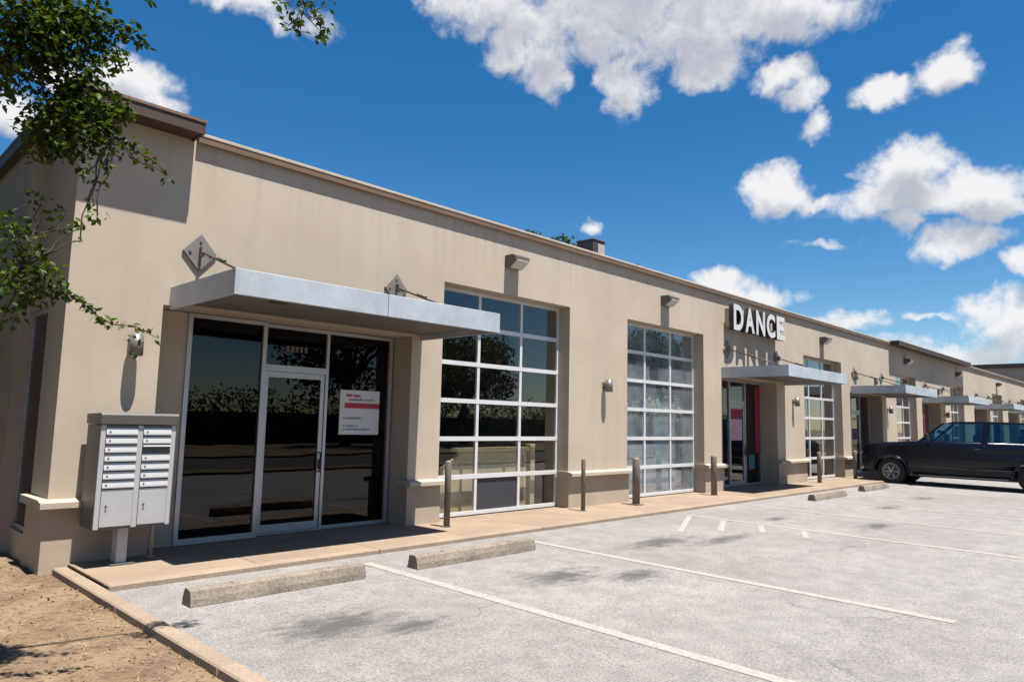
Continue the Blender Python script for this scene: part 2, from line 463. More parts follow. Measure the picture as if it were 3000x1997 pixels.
class MB:
    def __init__(self):
        self.bm = bmesh.new()

    def box(self, x0, x1, y0, y1, z0, z1, bevel=0.0, seg=1):
        vs = [self.bm.verts.new(p) for p in
              ((x0, y0, z0), (x1, y0, z0), (x1, y1, z0), (x0, y1, z0), (x0, y0, z1), (x1, y0, z1), (x1, y1, z1), (x0, y1, z1))]
        fs = [self.bm.faces.new([vs[i] for i in q]) for q in
              ((3, 2, 1, 0), (4, 5, 6, 7), (0, 1, 5, 4), (1, 2, 6, 5), (2, 3, 7, 6), (3, 0, 4, 7))]
        if bevel:
            es = list({e for f in fs for e in f.edges})
            bmesh.ops.bevel(self.bm, geom=es, offset=bevel, segments=seg, affect='EDGES', profile=0.5)
        return self

    def cyl(self, p0, p1, r0, r1=None, n=12, caps=True):
        p0, p1 = Vector(p0), Vector(p1)
        r1 = r0 if r1 is None else r1
        ax = (p1 - p0).normalized()
        a = ax.orthogonal().normalized()
        b = ax.cross(a)
        rings = []
        for p, r in ((p0, r0), (p1, r1)):
            rings.append([self.bm.verts.new(p + (a * math.cos(2 * math.pi * i / n) + b * math.sin(2 * math.pi * i / n)) * r) for i in range(n)])
        for i in range(n):
            f = self.bm.faces.new([rings[0][i], rings[0][(i + 1) % n], rings[1][(i + 1) % n], rings[1][i]])
            f.smooth = True
        if caps:
            self.bm.faces.new(rings[0][::-1])
            self.bm.faces.new(rings[1])
        return self

    def tube(self, pts, radii, n=8):
        """smooth tapering tube along points"""
        pts = [Vector(p) for p in pts]
        prev = None
        a = None
        for i, p in enumerate(pts):
            ax = (pts[min(i + 1, len(pts) - 1)] - pts[max(i - 1, 0)]).normalized()
            if a is None:
                a = ax.orthogonal().normalized()
            a = (a - ax * a.dot(ax)).normalized()
            b = ax.cross(a)
            ring = [self.bm.verts.new(p + (a * math.cos(2 * math.pi * k / n) + b * math.sin(2 * math.pi * k / n)) * radii[i]) for k in range(n)]
            if prev:
                for k in range(n):
                    f = self.bm.faces.new([prev[k], prev[(k + 1) % n], ring[(k + 1) % n], ring[k]])
                    f.smooth = True
            else:
                self.bm.faces.new(ring[::-1])
            prev = ring
        self.bm.faces.new(prev)
        return self

    def prism(self, poly, axis, a0, a1, bevel=0.0, seg=2):
        """extrude a polygon: axis 0 -> poly is (y,z); 1 -> (x,z); 2 -> (x,y)"""
        def P(u, v, w):
            return {0: (w, u, v), 1: (u, w, v), 2: (u, v, w)}[axis]
        A = [self.bm.verts.new(P(u, v, a0)) for u, v in poly]
        B = [self.bm.verts.new(P(u, v, a1)) for u, v in poly]
        fs = [self.bm.faces.new(A), self.bm.faces.new(B[::-1])]
        n = len(poly)
        for i in range(n):
            fs.append(self.bm.faces.new([A[(i + 1) % n], A[i], B[i], B[(i + 1) % n]]))
        bmesh.ops.recalc_face_normals(self.bm, faces=fs)
        if bevel:
            es = list(set(fs[0].edges) | set(fs[1].edges))
            bmesh.ops.bevel(self.bm, geom=es, offset=bevel, segments=seg, affect='EDGES', profile=0.6)
        return self

    def quad(self, *pts):
        self.bm.faces.new([self.bm.verts.new(p) for p in pts])
        return self

    def lathe(self, prof, c, axis='x', n=24):
        """prof: (radius, along) pairs round an axis through c"""
        c = Vector(c)
        rings = []
        for r, h in prof:
            ring = []
            for k in range(n):
                a = 2 * math.pi * k / n
                if axis == 'x':
                    v = Vector((h, r * math.cos(a), r * math.sin(a)))
                elif axis == 'y':
                    v = Vector((r * math.cos(a), h, r * math.sin(a)))
                else:
                    v = Vector((r * math.cos(a), r * math.sin(a), h))
                ring.append(self.bm.verts.new(c + v))
            rings.append(ring)
        for i in range(len(rings) - 1):
            for k in range(n):
                f = self.bm.faces.new([rings[i][k], rings[i][(k + 1) % n], rings[i + 1][(k + 1) % n], rings[i + 1][k]])
                f.smooth = True
        bmesh.ops.recalc_face_normals(self.bm, faces=self.bm.faces[:])
        return self

    def mesh(self, name, mat):
        me = bpy.data.meshes.new(name)
        self.bm.to_mesh(me)
        self.bm.free()
        for mm in (mat if isinstance(mat, (list, tuple)) else [mat]):
            me.materials.append(MATS[mm])
        return me

    def build(self, name, mat, parent=None, props=None):
        me = self.mesh(name, mat)
        o = bpy.data.objects.new(name, me)
        COL.objects.link(o)
        if parent is not None:
            o.parent = parent
            org = ORG.get(parent.name, Vector((0, 0, 0)))
            if org.length > 0:
                me.transform(Matrix.Translation(-org))
            ORG[o.name] = org
        for k, v in (props or {}).items():
            o[k] = v
        return o


def tag(o, label=None, cat=None, group=None, kind=None):
    if label:
        o['label'] = label
    if cat:
        o['category'] = cat
    if group:
        o['group'] = group
    if kind:
        o['kind'] = kind
    return o


def thing(name, label, cat, loc=(0, 0, 0), group=None):
    o = bpy.data.objects.new(name, None)
    COL.objects.link(o)
    o.location = loc
    o.empty_display_size = 0.2
    ORG[o.name] = Vector(loc)
    return tag(o, label, cat, group)


def kids(o):
    return [c for c in bpy.data.objects if c.parent == o]


def copy_tree(o, parent=None, shift=None):
    c = o.copy()
    COL.objects.link(c)
    if parent is not None:
        c.parent = parent
    if shift is not None:
        c.location = o.location + Vector(shift)
    for ch in kids(o):
        copy_tree(ch, c)
    return c


def piece(name, me, parent, loc=(0, 0, 0)):
    o = bpy.data.objects.new(name, me)
    COL.objects.link(o)
    o.parent = parent
    o.location = Vector(loc) - ORG.get(parent.name, Vector((0, 0, 0)))
    return o


def one(name, mb, mat, label, cat, group=None):
    return tag(mb.build(name, mat), label, cat, group)


# ------------------------------------------------------------------ dimensions
Y0 = 8.70          # facade plane
WALK = 0.13        # top of the sidewalk above the lot
STORES = [(3.02, 6.70), (16.54, 19.75), (25.60, 29.00), (34.30, 37.30), (44.0, 47.0), (53.0, 56.0)]
OHS = [(7.31, 10.50), (12.42, 15.63), (21.70, 24.85), (30.75, 33.50), (39.2, 41.8), (48.6, 51.4), (57.4, 60.0)]
ST_TOP, OH_TOP, WALL_TOP = 2.99, 3.95, 5.10
X_END = 62.0
X_LEFT = 2.03

# ------------------------------------------------------------------ ground and paving
g = MB()
g.quad((-900, -900, -0.04), (900, -900, -0.04), (900, 900, -0.04), (-900, 900, -0.04))
tag(g.build('ground', 'far_ground'), kind='structure')

LOT_A, LOT_B = -0.02, 0.0095
def lot_z(y):
    return LOT_A + LOT_B * (y + 3.0)
lot = MB().prism([(-3.0, -.3), (7.308, -.3), (7.308, lot_z(7.308)), (-3.0, lot_z(-3.0))], 0, 2.256, 95)
lot_o = tag(lot.build('parking_lot', 'worn_asphalt'), kind='structure')

st = MB().box(-120, 160, -11.0, -4.2, -0.3, -0.015)
tag(st.build('street', 'street_asphalt'), kind='structure')
st = MB().box(-120, 160, -26.0, -11.02, -0.3, 0.06)
tag(st.build('verge', 'dry_grass'), kind='structure')
st = MB().box(-60, 160, -4.15, -3.02, -0.3, 0.05)
tag(st.build('planting_strip', 'dry_grass'), kind='structure')

# painted lines
def line(x0, y0, x1, y1, w=0.125):
    a, b = Vector((x0, y0, 0)), Vector((x1, y1, 0))
    n = (b - a).normalized().cross(Vector((0, 0, 1))) * w / 2
    m = MB()
    m.quad(*[tuple(p + Vector((0, 0, lot_z(p.y) + 0.004))) for p in (a - n, a + n, b + n, b - n)][::-1])
    bmesh.ops.recalc_face_normals(m.bm, faces=m.bm.faces[:])
    for f in m.bm.faces:
        if f.normal.z < 0:
            f.normal_flip()
    return m.build('parking_line', 'line_paint', lot_o)


for x in (4.82, 7.44, 11.88, 14.45, 17.0, 19.5, 22.1, 27.2, 29.8):
    line(x, 6.95, x, 1.70)
for (a, b, c_, d_) in ((9.9, 5.95, 11.75, 6.85), (10.55, 5.60, 11.78, 6.2), (11.0, 5.12, 11.78, 5.52), (11.05, 4.45, 11.78, 4.80)):
    line(a, b, c_, d_, 0.09)

# sidewalk: bed, slabs and kerb stones
bed = MB().box(2.262, X_END, 7.40, 9.35, -0.3, WALK - 0.022)
walk_o = tag(bed.build('sidewalk', 'joint_dark'), kind='structure')
sl = MB().box(0, 1.488, 0, 1.235, -0.06, 0.0, bevel=0.006).mesh('slab', 'sidewalk_concrete')
x = 2.262
while x < X_END - 1.5:
    piece('slab', sl, walk_o, (x, 7.463, WALK))
    x += 1.5
kb = MB().box(0, 2.994, 0, 0.145, -0.25, 0.004, bevel=0.012).mesh('kerb_stone', 'kerb_concrete')
x = 2.262
while x < X_END - 2.0:
    piece('kerb_stone', kb, walk_o, (x, 7.312, WALK))
    x += 3.0
for a, b in STORES + OHS:                      # floor of each recess
    MB().box(a - 0.0, b + 0.0, Y0 + 0.004, 9.40, -0.06, WALK - 0.006).build('recess_slab', 'sidewalk_concrete', walk_o)

# kerb along the planting bed, one long pour cut by joints
KX0, KX1, KZ = 2.115, 2.252, 0.105
kerb_o = tag(MB().box(KX0 + .01, KX1 - .004, -1.0, 8.64, -0.3, KZ - .03).build('kerb', 'joint_dark'), kind='structure')
ks = MB().box(0, KX1 - KX0, 0, 1.994, -0.20, 0.0, bevel=0.012).mesh('kerb_piece', 'kerb_concrete')
for i in range(5):
    piece('kerb_piece', ks, kerb_o, (KX0, 6.65 - 2.0 * i, KZ))

# planting bed: uneven dirt
m = MB()
rnd = random.Random(4)
NX, NY = 60, 110
xs = [-9 + 11.125 * i / NX for i in range(NX + 1)]
ys = [-2.9 + 22.0 * j / NY for j in range(NY + 1)]
from mathutils import noise as mnoise
def dirt_z(x, y):
    e = min(1.0, max(0.0, (2.14 - x) / 0.3))
    return 0.035 + e * 0.02 + 0.03 * e * mnoise.noise(Vector((x * 1.3, y * 1.3, 0))) + 0.012 * mnoise.noise(Vector((x * 6, y * 6, 3)))
gv = [[m.bm.verts.new((x, y, dirt_z(x, y))) for y in ys] for x in xs]
for i in range(NX):
    for j in range(NY):
        f = m.bm.faces.new((gv[i][j], gv[i + 1][j], gv[i + 1][j + 1], gv[i][j + 1]))
        f.smooth = True
tag(m.build('dirt', 'dirt'), kind='structure')

# ------------------------------------------------------------------ the building
bld = thing('retail_building', 'long tan stucco retail building with metal canopies and glass overhead doors', 'building', (X_LEFT, Y0, 0))


def wall_with_openings(name, x0, x1, z0, z1, openings, yf, yb, mat, parent):
    xs = sorted({x0, x1} | {v for o in openings for v in o[:2]})
    zs = sorted({z0, z1} | {v for o in openings for v in o[2:]})
    def solid(i, j):
        if i < 0 or j < 0 or i >= len(xs) - 1 or j >= len(zs) - 1:
            return False
        cx, cz = (xs[i] + xs[i + 1]) / 2, (zs[j] + zs[j + 1]) / 2
        return not any(a < cx < b and c < cz < d for a, b, c, d in openings)
    m = MB()
    V = {}
    def v(x, y, z):
        k = (round(x, 4), round(y, 4), round(z, 4))
        if k not in V:
            V[k] = m.bm.verts.new((x, y, z))
        return V[k]
    for i in range(len(xs) - 1):
        for j in range(len(zs) - 1):
            if not solid(i, j):
                continue
            a, b, c, d = xs[i], xs[i + 1], zs[j], zs[j + 1]
            m.bm.faces.new((v(a, yf, c), v(b, yf, c), v(b, yf, d), v(a, yf, d)))
            m.bm.faces.new((v(b, yb, c), v(a, yb, c), v(a, yb, d), v(b, yb, d)))
            if not solid(i - 1, j):
                m.bm.faces.new((v(a, yb, c), v(a, yf, c), v(a, yf, d), v(a, yb, d)))
            if not solid(i + 1, j):
                m.bm.faces.new((v(b, yf, c), v(b, yb, c), v(b, yb, d), v(b, yf, d)))
            if not solid(i, j - 1):
                m.bm.faces.new((v(a, yb, c), v(b, yb, c), v(b, yf, c), v(a, yf, c)))
            if not solid(i, j + 1):
                m.bm.faces.new((v(a, yf, d), v(b, yf, d), v(b, yb, d), v(a, yb, d)))
    return m.build(name, mat, parent)


ops = [(a, b, 0.0, ST_TOP) for a, b in STORES] + [(a, b, 0.0, OH_TOP) for a, b in OHS]
wall_with_openings('wall', X_LEFT, X_END, 0.0, WALL_TOP, ops, Y0, 9.30, 'stucco', bld)

# left end wall with its own glazed bay: piers, header and sill
SIDE_A, SIDE_B = 9.302, 24.0
m = MB()
m.box(X_LEFT, X_LEFT + .3, SIDE_A, 9.42, 0.0, WALL_TOP)
m.box(X_LEFT, X_LEFT + .3, 9.42, 10.30, 2.92, WALL_TOP)
m.box(X_LEFT, X_LEFT + .3, 9.42, 10.30, 0.0, 0.34)
m.box(X_LEFT - .12, X_LEFT + .3, 10.30, SIDE_B, 0.0, WALL_TOP)
m.build('side_wall', 'stucco', bld)
sw = MB().box(X_LEFT + .03, X_LEFT + .08, 9.42, 9.47, .34, 2.92).box(X_LEFT + .03, X_LEFT + .08, 10.25, 10.30, .34, 2.92)
sw.box(X_LEFT + .03, X_LEFT + .08, 9.47, 10.25, .34, .40).box(X_LEFT + .03, X_LEFT + .08, 9.47, 10.25, 2.86, 2.92)
swo = sw.build('side_window', 'aluminium', bld)
MB().box(X_LEFT + .05, X_LEFT + .058, 9.47, 10.25, .40, 2.86).build('pane', 'tinted_glass', swo)
# back, far end and flat roof
MB().box(X_LEFT, X_END, SIDE_B, SIDE_B + .25, 0, WALL_TOP).box(X_END - .25, X_END, 9.302, SIDE_B - .002, 0, WALL_TOP).build('rear_wall', 'stucco', bld)
MB().box(X_LEFT + .302, X_END - .252, 9.302, SIDE_B - .002, 4.72, 4.90).build('roof', 'roof_felt', bld)
# inside: floor, back wall and partitions between the units
ins = MB().box(X_LEFT + .31, X_END - .26, 9.41, 20.0, 0.0, WALK - .012)
ins.build('interior_floor', 'interior_floor', bld)
m = MB().box(X_LEFT + .31, X_END - .26, 16.0, 16.1, WALK, 4.71)
m.build('interior_back_wall', 'interior_wall', bld)
for px_ in (11.45, 20.75, 25.2, 30.0, 38.2, 47.8, 56.6):
    MB().box(px_ - .06, px_ + .06, 9.41, 15.99, WALK, 4.71).build('partition', 'interior_wall', bld)
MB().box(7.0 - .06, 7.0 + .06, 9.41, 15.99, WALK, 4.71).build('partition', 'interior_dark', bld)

# coping along the facade in lengths, and the raised corner caps
TOWERS = [(X_LEFT, 3.24), (30.0, 41.9)]
cop = []
x = TOWERS[0][1] + 0.02
while x < TOWERS[1][0] - .1:
    b = min(x + 3.05, TOWERS[1][0])
    cop.append((x, b - .0015))
    x = b
x = TOWERS[1][1]
while x < X_END - .1:
    b = min(x + 3.05, X_END + .05)
    cop.append((x, b - .0015))
    x = b
for a, b in cop:
    cp = MB().box(a, b, Y0 - 0.072, Y0 - 0.040, WALL_TOP - .065, WALL_TOP + .012).build('coping', 'coping_metal', bld)
    MB().box(a, b, Y0 - 0.080, Y0 + .35, WALL_TOP + .013, WALL_TOP + .055, bevel=.006).build('coping_lit_edge', 'ledge_stone', cp)  # sunlit top edge of the coping, put into the colour as a paler strip
for k, (a, b) in enumerate(TOWERS):
    ov = .35 if k == 0 else .40
    al = a - .25 if k == 0 else a
    ft = 5.215 if k == 0 else 5.19
    yb = 24.3 if k == 0 else 12.0
    mm = MB().box(al, b, Y0 - ov, yb, ft - .035, ft)          # cap sheet
    mm.build('roof_cap', 'coping_metal', bld)
    mm = MB().box(al + .012, b - .012, Y0 - ov + .012, Y0 - ov + .04, ft - .17, ft - .036)
    mm.box(al + .012, al + .04, Y0 - ov + .041, yb - .02, ft - .17, ft - .036)
    mm.box(b - .04, b - .012, Y0 - ov + .041, Y0 + .3, ft - .17, ft - .036)
    mm.build('fascia', 'brown_metal', bld)
    MB().box(al + .042, b - .042, Y0 - ov + .042, Y0 - .003, ft - .155, ft - .135).build('soffit', 'brown_metal', bld)
    if k == 0:
        MB().box(al + .042, X_LEFT - .003, Y0 - .001, yb - .05, ft - .155, ft - .135).build('soffit', 'brown_metal', bld)
    MB().box(a + .002, b - .06, Y0 + .002, Y0 + .3, WALL_TOP + .003, ft - .036).build('cap_wall', 'stucco', bld)

# stone base and ledge on every pier
piers = []
edges = sorted(STORES + OHS)
px0 = X_LEFT
for a, b in edges:
    piers.append((px0, a))
    px0 = b
piers.append((px0, X_END))
for i, (a, b) in enumerate(piers):
    a2 = a - .035 if i == 0 else a - .02
    b2 = b + .02
    back = 9.42 if i == 0 else 8.92
    bs = MB().box(a2, b2, Y0 - .035, back, 0.0, .715)
    bo = bs.build('wall_base', 'base_stone', bld)
    MB().prism([(Y0 - .145, .716), (back + .02, .716), (back + .02, .80), (Y0 - .02, .80), (Y0 - .145, .775)], 0, a2 - (.06 if i == 0 else .03), b2 + .03).build('ledge', 'ledge_stone', bo)

# ------------------------------------------------------------------ storefronts
def storefront(a, b, first, lay, mat='tinted_glass'):
    """lay: x of frame left, mullion, mullion, frame right; door in the middle bay"""
    x0, m1, m2, x3 = lay
    yl, yr = (9.06, 9.17) if first else (9.14, 9.17)
    w = .055
    zt = ST_TOP - .012
    zb = WALK + .002
    sf = MB().box(a + .001, x0 - .001, yl - .02, 9.30, WALK, zt).build('recess_wall', 'stucco', bld)
    fr = MB()
    fr.box(x0, x0 + w, yl - .04, yl + .04, zb, zt)                     # left bay
    fr.box(m1 - w, m1, yl - .041, yl + .041, zb, zt)
    fr.box(x0 + w, m1 - w, yl - .039, yl + .039, zb, zb + .07)
    fr.box(x0 + w, m1 - w, yl - .039, yl + .039, zt - .05, zt)
    fr.box(m1 + .001, m1 + w * .8, yr - .04, yr + .04, zb, zt)              # door bay
    fr.box(m2 - w * .8, m2, yr - .041, yr + .041, zb, zt)
    fr.box(m1 + w * .8, m2 - w * .8, yr - .039, yr + .039, 2.33, 2.42)
    fr.box(m1 + w * .8, m2 - w * .8, yr - .039, yr + .039, zt - .05, zt)
    fr.box(m1 + w * .8, m2 - w * .8, yr - .039, yr + .039, zb, zb + .02)
    fr.box(x3 - w, x3, yr - .04, yr + .04, zb, zt)                     # right bay
    fr.box(m2 + .001, x3 - w, yr - .039, yr + .039, zb, zb + .05)
    fr.box(m2 + .001, x3 - w, yr - .039, yr + .039, zt - .05, zt)
    s = fr.build('storefront_frame', 'aluminium', bld)
    MB().box(x0 + w, m1 - w, yl - .004, yl + .004, zb + .07, zt - .05).build('pane', mat, s)
    MB().box(m2 + .001, x3 - w, yr - .004, yr + .004, zb + .05, zt - .05).build('pane', mat, s)
    MB().box(m1 + w * .8, m2 - w * .8, yr - .004, yr + .004, 2.42, zt - .05).build('pane', mat, s)
    # door leaf
    da, db = m1 + w * .8 + .008, m2 - w * .8 - .008
    d = MB().box(da, da + .06, yr - .025, yr + .025, zb + .025, 2.325).box(db - .06, db, yr - .025, yr + .025, zb + .025, 2.325)
    d.box(da + .06, db - .06, yr - .024, yr + .024, 2.25, 2.325).box(da + .06, db - .06, yr - .024, yr + .024, zb + .025, zb + .13)
    do = d.build('entrance_door', 'aluminium', bld)
    MB().box(da + .06, db - .06, yr - .004, yr + .004, zb + .13, 2.25).build('pane', mat, do)
    h = MB().tube([(db - .035, yr - .025, 1.22), (db - .035, yr - .075, 1.20), (db - .04, yr - .08, 1.08), (db - .035, yr - .075, .96), (db - .035, yr - .025, .94)], [.012] * 5, 8)
    h.box(db - .05, db - .015, yr - .032, yr - .024, .98, 1.12)
    h.build('door_handle', 'handle_black', do)


storefront(*STORES[0], True, (3.45, 4.50, 5.53, 6.66))
for a, b in STORES[1:]:
    w_ = b - a
    storefront(a, b, False, (a + .20, a + .20 + (w_ - .24) * .34, a + .20 + (w_ - .24) * .66, b - .04), 'shop_glass')

# ------------------------------------------------------------------ overhead doors
OH_Y = 9.0
def overhead_door(a, b, glass, special=None):
    rows, cols = 6, 3
    z0, z1 = WALK + .015, OH_TOP - .005
    x0, x1 = a + .002, b - .002
    dz, dx = (z1 - z0) / rows, (x1 - x0) / cols
    fr = MB()
    for i in range(cols + 1):
        c = x0 + i * dx
        w = .03
        lo, hi = (c, c + .05) if i == 0 else (c - .05, c) if i == cols else (c - w, c + w)
        fr.box(lo, hi, OH_Y - .025, OH_Y + .025, z0, z1)
    d = fr.build('overhead_door', 'door_aluminium', bld)
    for j in range(rows + 1):
        c = z0 + j * dz
        lo, hi = (c, c + .06) if j == 0 else (c - .06, c) if j == rows else (c - .036, c + .036)
        rl = MB()
        rl.box(x0 + .004, x1 - .004, OH_Y - .031, OH_Y + .029, lo, hi)
        rl.build('rail', 'door_aluminium', d)
    gm = {}
    for i in range(cols):
        for j in range(rows):
            mat = special.get((i, j), glass) if special else glass
            pa, pb = x0 + i * dx + .028, x0 + (i + 1) * dx - .028
            za, zb = z0 + j * dz + .034, z0 + (j + 1) * dz - .034
            MB().box(pa, pb, OH_Y - .004, OH_Y + .004, za, zb).build('panel' if mat == 'panel_grey' else 'pane', mat, d)
    MB().box(x0, x1, OH_Y - .02, OH_Y + .02, WALK - .004, z0 - .001).build('bottom_seal', 'black_paint', d)
    return d


for k, (a, b) in enumerate(OHS):
    overhead_door(a, b, 'frosted_glass' if k == 1 else 'clear_glass', {(1, 0): 'panel_grey'} if k == 0 else None)

# ------------------------------------------------------------------ canopies (deck, fascia, brackets, rods)
CAN_F = 6.97
def canopy(x0, x1):
    zt, zb = 3.205, 2.935
    c = MB().box(x0 + .03, x1 - .03, CAN_F + .03, Y0 - .002, zb + .09, zb + .13).build('canopy', 'canopy_soffit', bld)
    xm_ = (x0 + x1) / 2
    MB().box(x0, xm_ - .003, CAN_F, CAN_F + .028, zb, zt, bevel=.004).build('fascia', 'canopy_paint', c)
    MB().box(xm_ + .003, x1, CAN_F, CAN_F + .028, zb, zt, bevel=.004).build('fascia', 'canopy_paint', c)
    MB().box(x0, x0 + .028, CAN_F + .029, Y0 - .002, zb + .002, zt - .002).build('fascia', 'canopy_paint', c)
    MB().box(x1 - .028, x1, CAN_F + .029, Y0 - .002, zb + .002, zt - .002).build('fascia', 'canopy_paint', c)
    MB().box(x0 + .029, x1 - .029, CAN_F + .029, CAN_F + .12, zb + .003, zb + .02).build('lower_flange', 'canopy_soffit', c)
    for xx in (x0 + .30, x1 - .55):
        zc = 3.68
        br = MB().prism([(xx, zc - .235), (xx + .205, zc), (xx, zc + .235), (xx - .205, zc)], 1, Y0 - .032, Y0 - .003, bevel=.004, seg=1).build('bracket_plate', 'bracket_metal', c)
        lug = MB().box(xx - .018, xx + .018, Y0 - .12, Y0 - .034, zc - .06, zc + .06)
        lug.build('lug', 'bracket_metal', c)
        for sx, sz in ((0, .14), (0, -.14), (.12, 0), (-.12, 0)):
            MB().cyl((xx + sx, Y0 - .046, zc + sz), (xx + sx, Y0 - .033, zc + sz), .016, n=6).build('bolt', 'bracket_metal', c)
        MB().cyl((xx, Y0 - .10, zc - .01), (xx, CAN_F + .20, zt - .03), .014, n=8).cyl((xx, Y0 - .55, zc - .155), (xx, Y0 - .75, zc - .218), .022, n=8).build('tie_rod', 'rod_metal', c)
    return c


for x0 in (3.09, 16.52, 25.70, 34.40, 44.1, 53.1):
    canopy(x0, x0 + 3.80)
# small recessed light in the first canopy's flange
MB().box(3.62, 3.80, CAN_F + .135, CAN_F + .30, 2.945, 3.02).build('soffit_light', 'black_paint', bld)

# ------------------------------------------------------------------ wall lamps
def wall_lamp(x, z, label):
    t = thing('wall_lamp', label, 'wall lamp', (x, Y0, z), 'floodlights over the overhead doors')
    MB().prism([(Y0 - .002, z - .02), (Y0 - .002, z + .20), (Y0 - .20, z + .20), (Y0 - .27, z + .16), (Y0 - .27, z + .10), (Y0 - .10, z - .02)], 0, x - .18, x + .18, bevel=.008, seg=1).build('housing', 'lamp_housing', t)
    MB().prism([(Y0 - .272, z + .095), (Y0 - .105, z - .022), (Y0 - .115, z - .036), (Y0 - .284, z + .085)], 0, x - .15, x + .15).build('lens', 'lamp_lens', t)
    return t


wl = wall_lamp(8.86, 4.44, 'boxy floodlight high above the first overhead door beside the front canopy')
for x, lb in ((13.9, 'boxy floodlight above the pale-glazed second overhead door'),
              (23.2, 'boxy floodlight right of the sign above the third overhead door'),
              (32.1, 'small floodlight in shade under the brown raised roof, nearer one'),
              (40.5, 'small floodlight in shade under the brown raised roof, farther one'),
              (50.0, 'tiny floodlight on the far sunlit wall past the raised roof')):
    c = copy_tree(wl)
    c.location.x = x
    c['label'] = lb


def sconce(x, label):
    z = 2.36
    t = thing('sconce', label, 'sconce', (x, Y0, z), 'downlight sconces on the piers')
    MB().box(x - .05, x + .05, Y0 - .02, Y0 - .002, z + .05, z + .19).cyl((x, Y0 - .02, z + .12), (x, Y0 - .06, z + .12), .02, n=8).build('back_plate', 'sconce_metal', t)
    s = MB().cyl((x, Y0 - .13, z + .235), (x, Y0 - .13, z), .072, .078, n=18)
    s.build('shade', 'sconce_metal', t)
    MB().cyl((x, Y0 - .13, z - .002), (x, Y0 - .13, z - .010), .060, n=18).build('lens', 'lamp_lens', t)
    return t


sc = sconce(2.72, 'small cylinder sconce above the cluster mailbox at the corner')
for x, lb in ((11.60, 'small cylinder sconce on the pier between the two nearest overhead doors'),
              (20.85, 'small cylinder sconce on the pier right of the pink-postered shop door'),
              (29.6, 'small cylinder sconce on the pier behind the dark pickup'),
              (38.0, 'tiny cylinder sconce on the far pier above the pickup roof')):
    c = copy_tree(sc)
    c.location.x = x
    c['label'] = lb

# small square vents high on the wall
def vent(x, z, label):
    t = thing('wall_vent', label, 'vent', (x, Y0, z), 'small square wall vents')
    MB().box(x - .12, x + .12, Y0 - .06, Y0 - .002, z - .1, z + .12, bevel=.01).build('hood', 'lamp_housing', t)
    MB().box(x - .09, x + .09, Y0 - .067, Y0 - .061, z - .07, z + .0).build('grille', 'black_paint', t)


vent(26.2, 3.55, 'small square vent on wall above the third canopy, left one')
vent(28.3, 3.50, 'small square vent on wall above the third canopy, right one')
vent(35.2, 3.52, 'tiny square vent above the fourth canopy, nearer one')
vent(37.0, 3.50, 'tiny square vent above the fourth canopy, farther one')

# ------------------------------------------------------------------ channel letter sign
sign = thing('channel_letter_sign', 'white channel letters with black sides reading DANCE above second canopy', 'sign', (16.68, Y0, 4.17))
for i, ch in enumerate("DANCE"):
    cu = bpy.data.curves.new('letter_curve', 'FONT')
    cu.body = ch
    cu.size = 0.92
    cu.extrude = 0.065
    cu.offset = 0.034
    tmp = bpy.data.objects.new('tmp', cu)
    COL.objects.link(tmp)
    dg = bpy.context.evaluated_depsgraph_get()
    me = bpy.data.meshes.new_from_object(tmp.evaluated_get(dg))
    bpy.data.objects.remove(tmp, do_unlink=True)
    xs_ = [v.co.x for v in me.vertices]
    ys_ = [v.co.y for v in me.vertices]
    sx, sy = .53 / (max(xs_) - min(xs_)), .66 / (max(ys_) - min(ys_))
    for v in me.vertices:
        v.co = Vector(((v.co.x - min(xs_)) * sx, -v.co.z, (v.co.y - min(ys_)) * sy))
    me.materials.clear()
    me.materials.append(MATS['black_paint'])
    me.materials.append(MATS['white_paint'])
    me.update()
    for p in me.polygons:
        p.material_index = 1 if p.normal.y < -.9 else 0
    me.name = 'letter'
    o = bpy.data.objects.new('letter', me)
    COL.objects.link(o)
    o.parent = sign
    o.location = (i * .635, -.215, .0)
MB().box(16.74, 19.66, Y0 - .149, Y0 - .003, 4.27, 4.74).build('raceway', 'stucco', sign)

# ------------------------------------------------------------------ window sign, prints, goods
def print_sign(name, x0, x1, y, z0, z1, mat, label, cat='poster'):
    return one(name, MB().box(x0, x1, y, y + .004, z0, z1), mat, label, cat)


ps = thing('window_sign', 'white printed notice with red band taped inside the right front window', 'sign', (6.1, 9.16, 1.46))
MB().box(5.76, 6.46, 9.158, 9.163, 1.47, 2.13).build('sheet', 'sign_white', ps)
MB().box(5.84, 6.459, 9.154, 9.1575, 1.86, 1.94).build('red_band', 'sign_red', ps)
rt = random.Random(5)
def textrow(z, xa, xb, h, mat):
    mm = MB()
    x = xa
    while x < xb - .02:
        w = rt.uniform(.012, .03)
        mm.box(x, x + w, 9.1545, 9.1572, z, z + h * rt.uniform(.7, 1))
        x += w + rt.choice((.006, .006, .006, .022))
    mm.build('lettering', mat, ps, {'kind': 'stuff'})
textrow(2.03, 5.86, 6.12, .045, 'sign_red')
textrow(1.975, 5.90, 6.36, .035, 'sign_grey')
textrow(1.70, 5.82, 6.18, .035, 'sign_grey')
textrow(1.585, 5.83, 6.08, .03, 'sign_grey')
textrow(1.535, 5.83, 6.30, .03, 'sign_grey')
# pale number decal over the first door
nd = MB()
for i in range(5):
    nd.box(4.86 + i * .07, 4.86 + i * .07 + .042, 9.158, 9.162, 2.62, 2.70)
one('door_number_decal', nd, 'lamp_housing', 'faint pale number decal on the glass above the front door', 'decal')

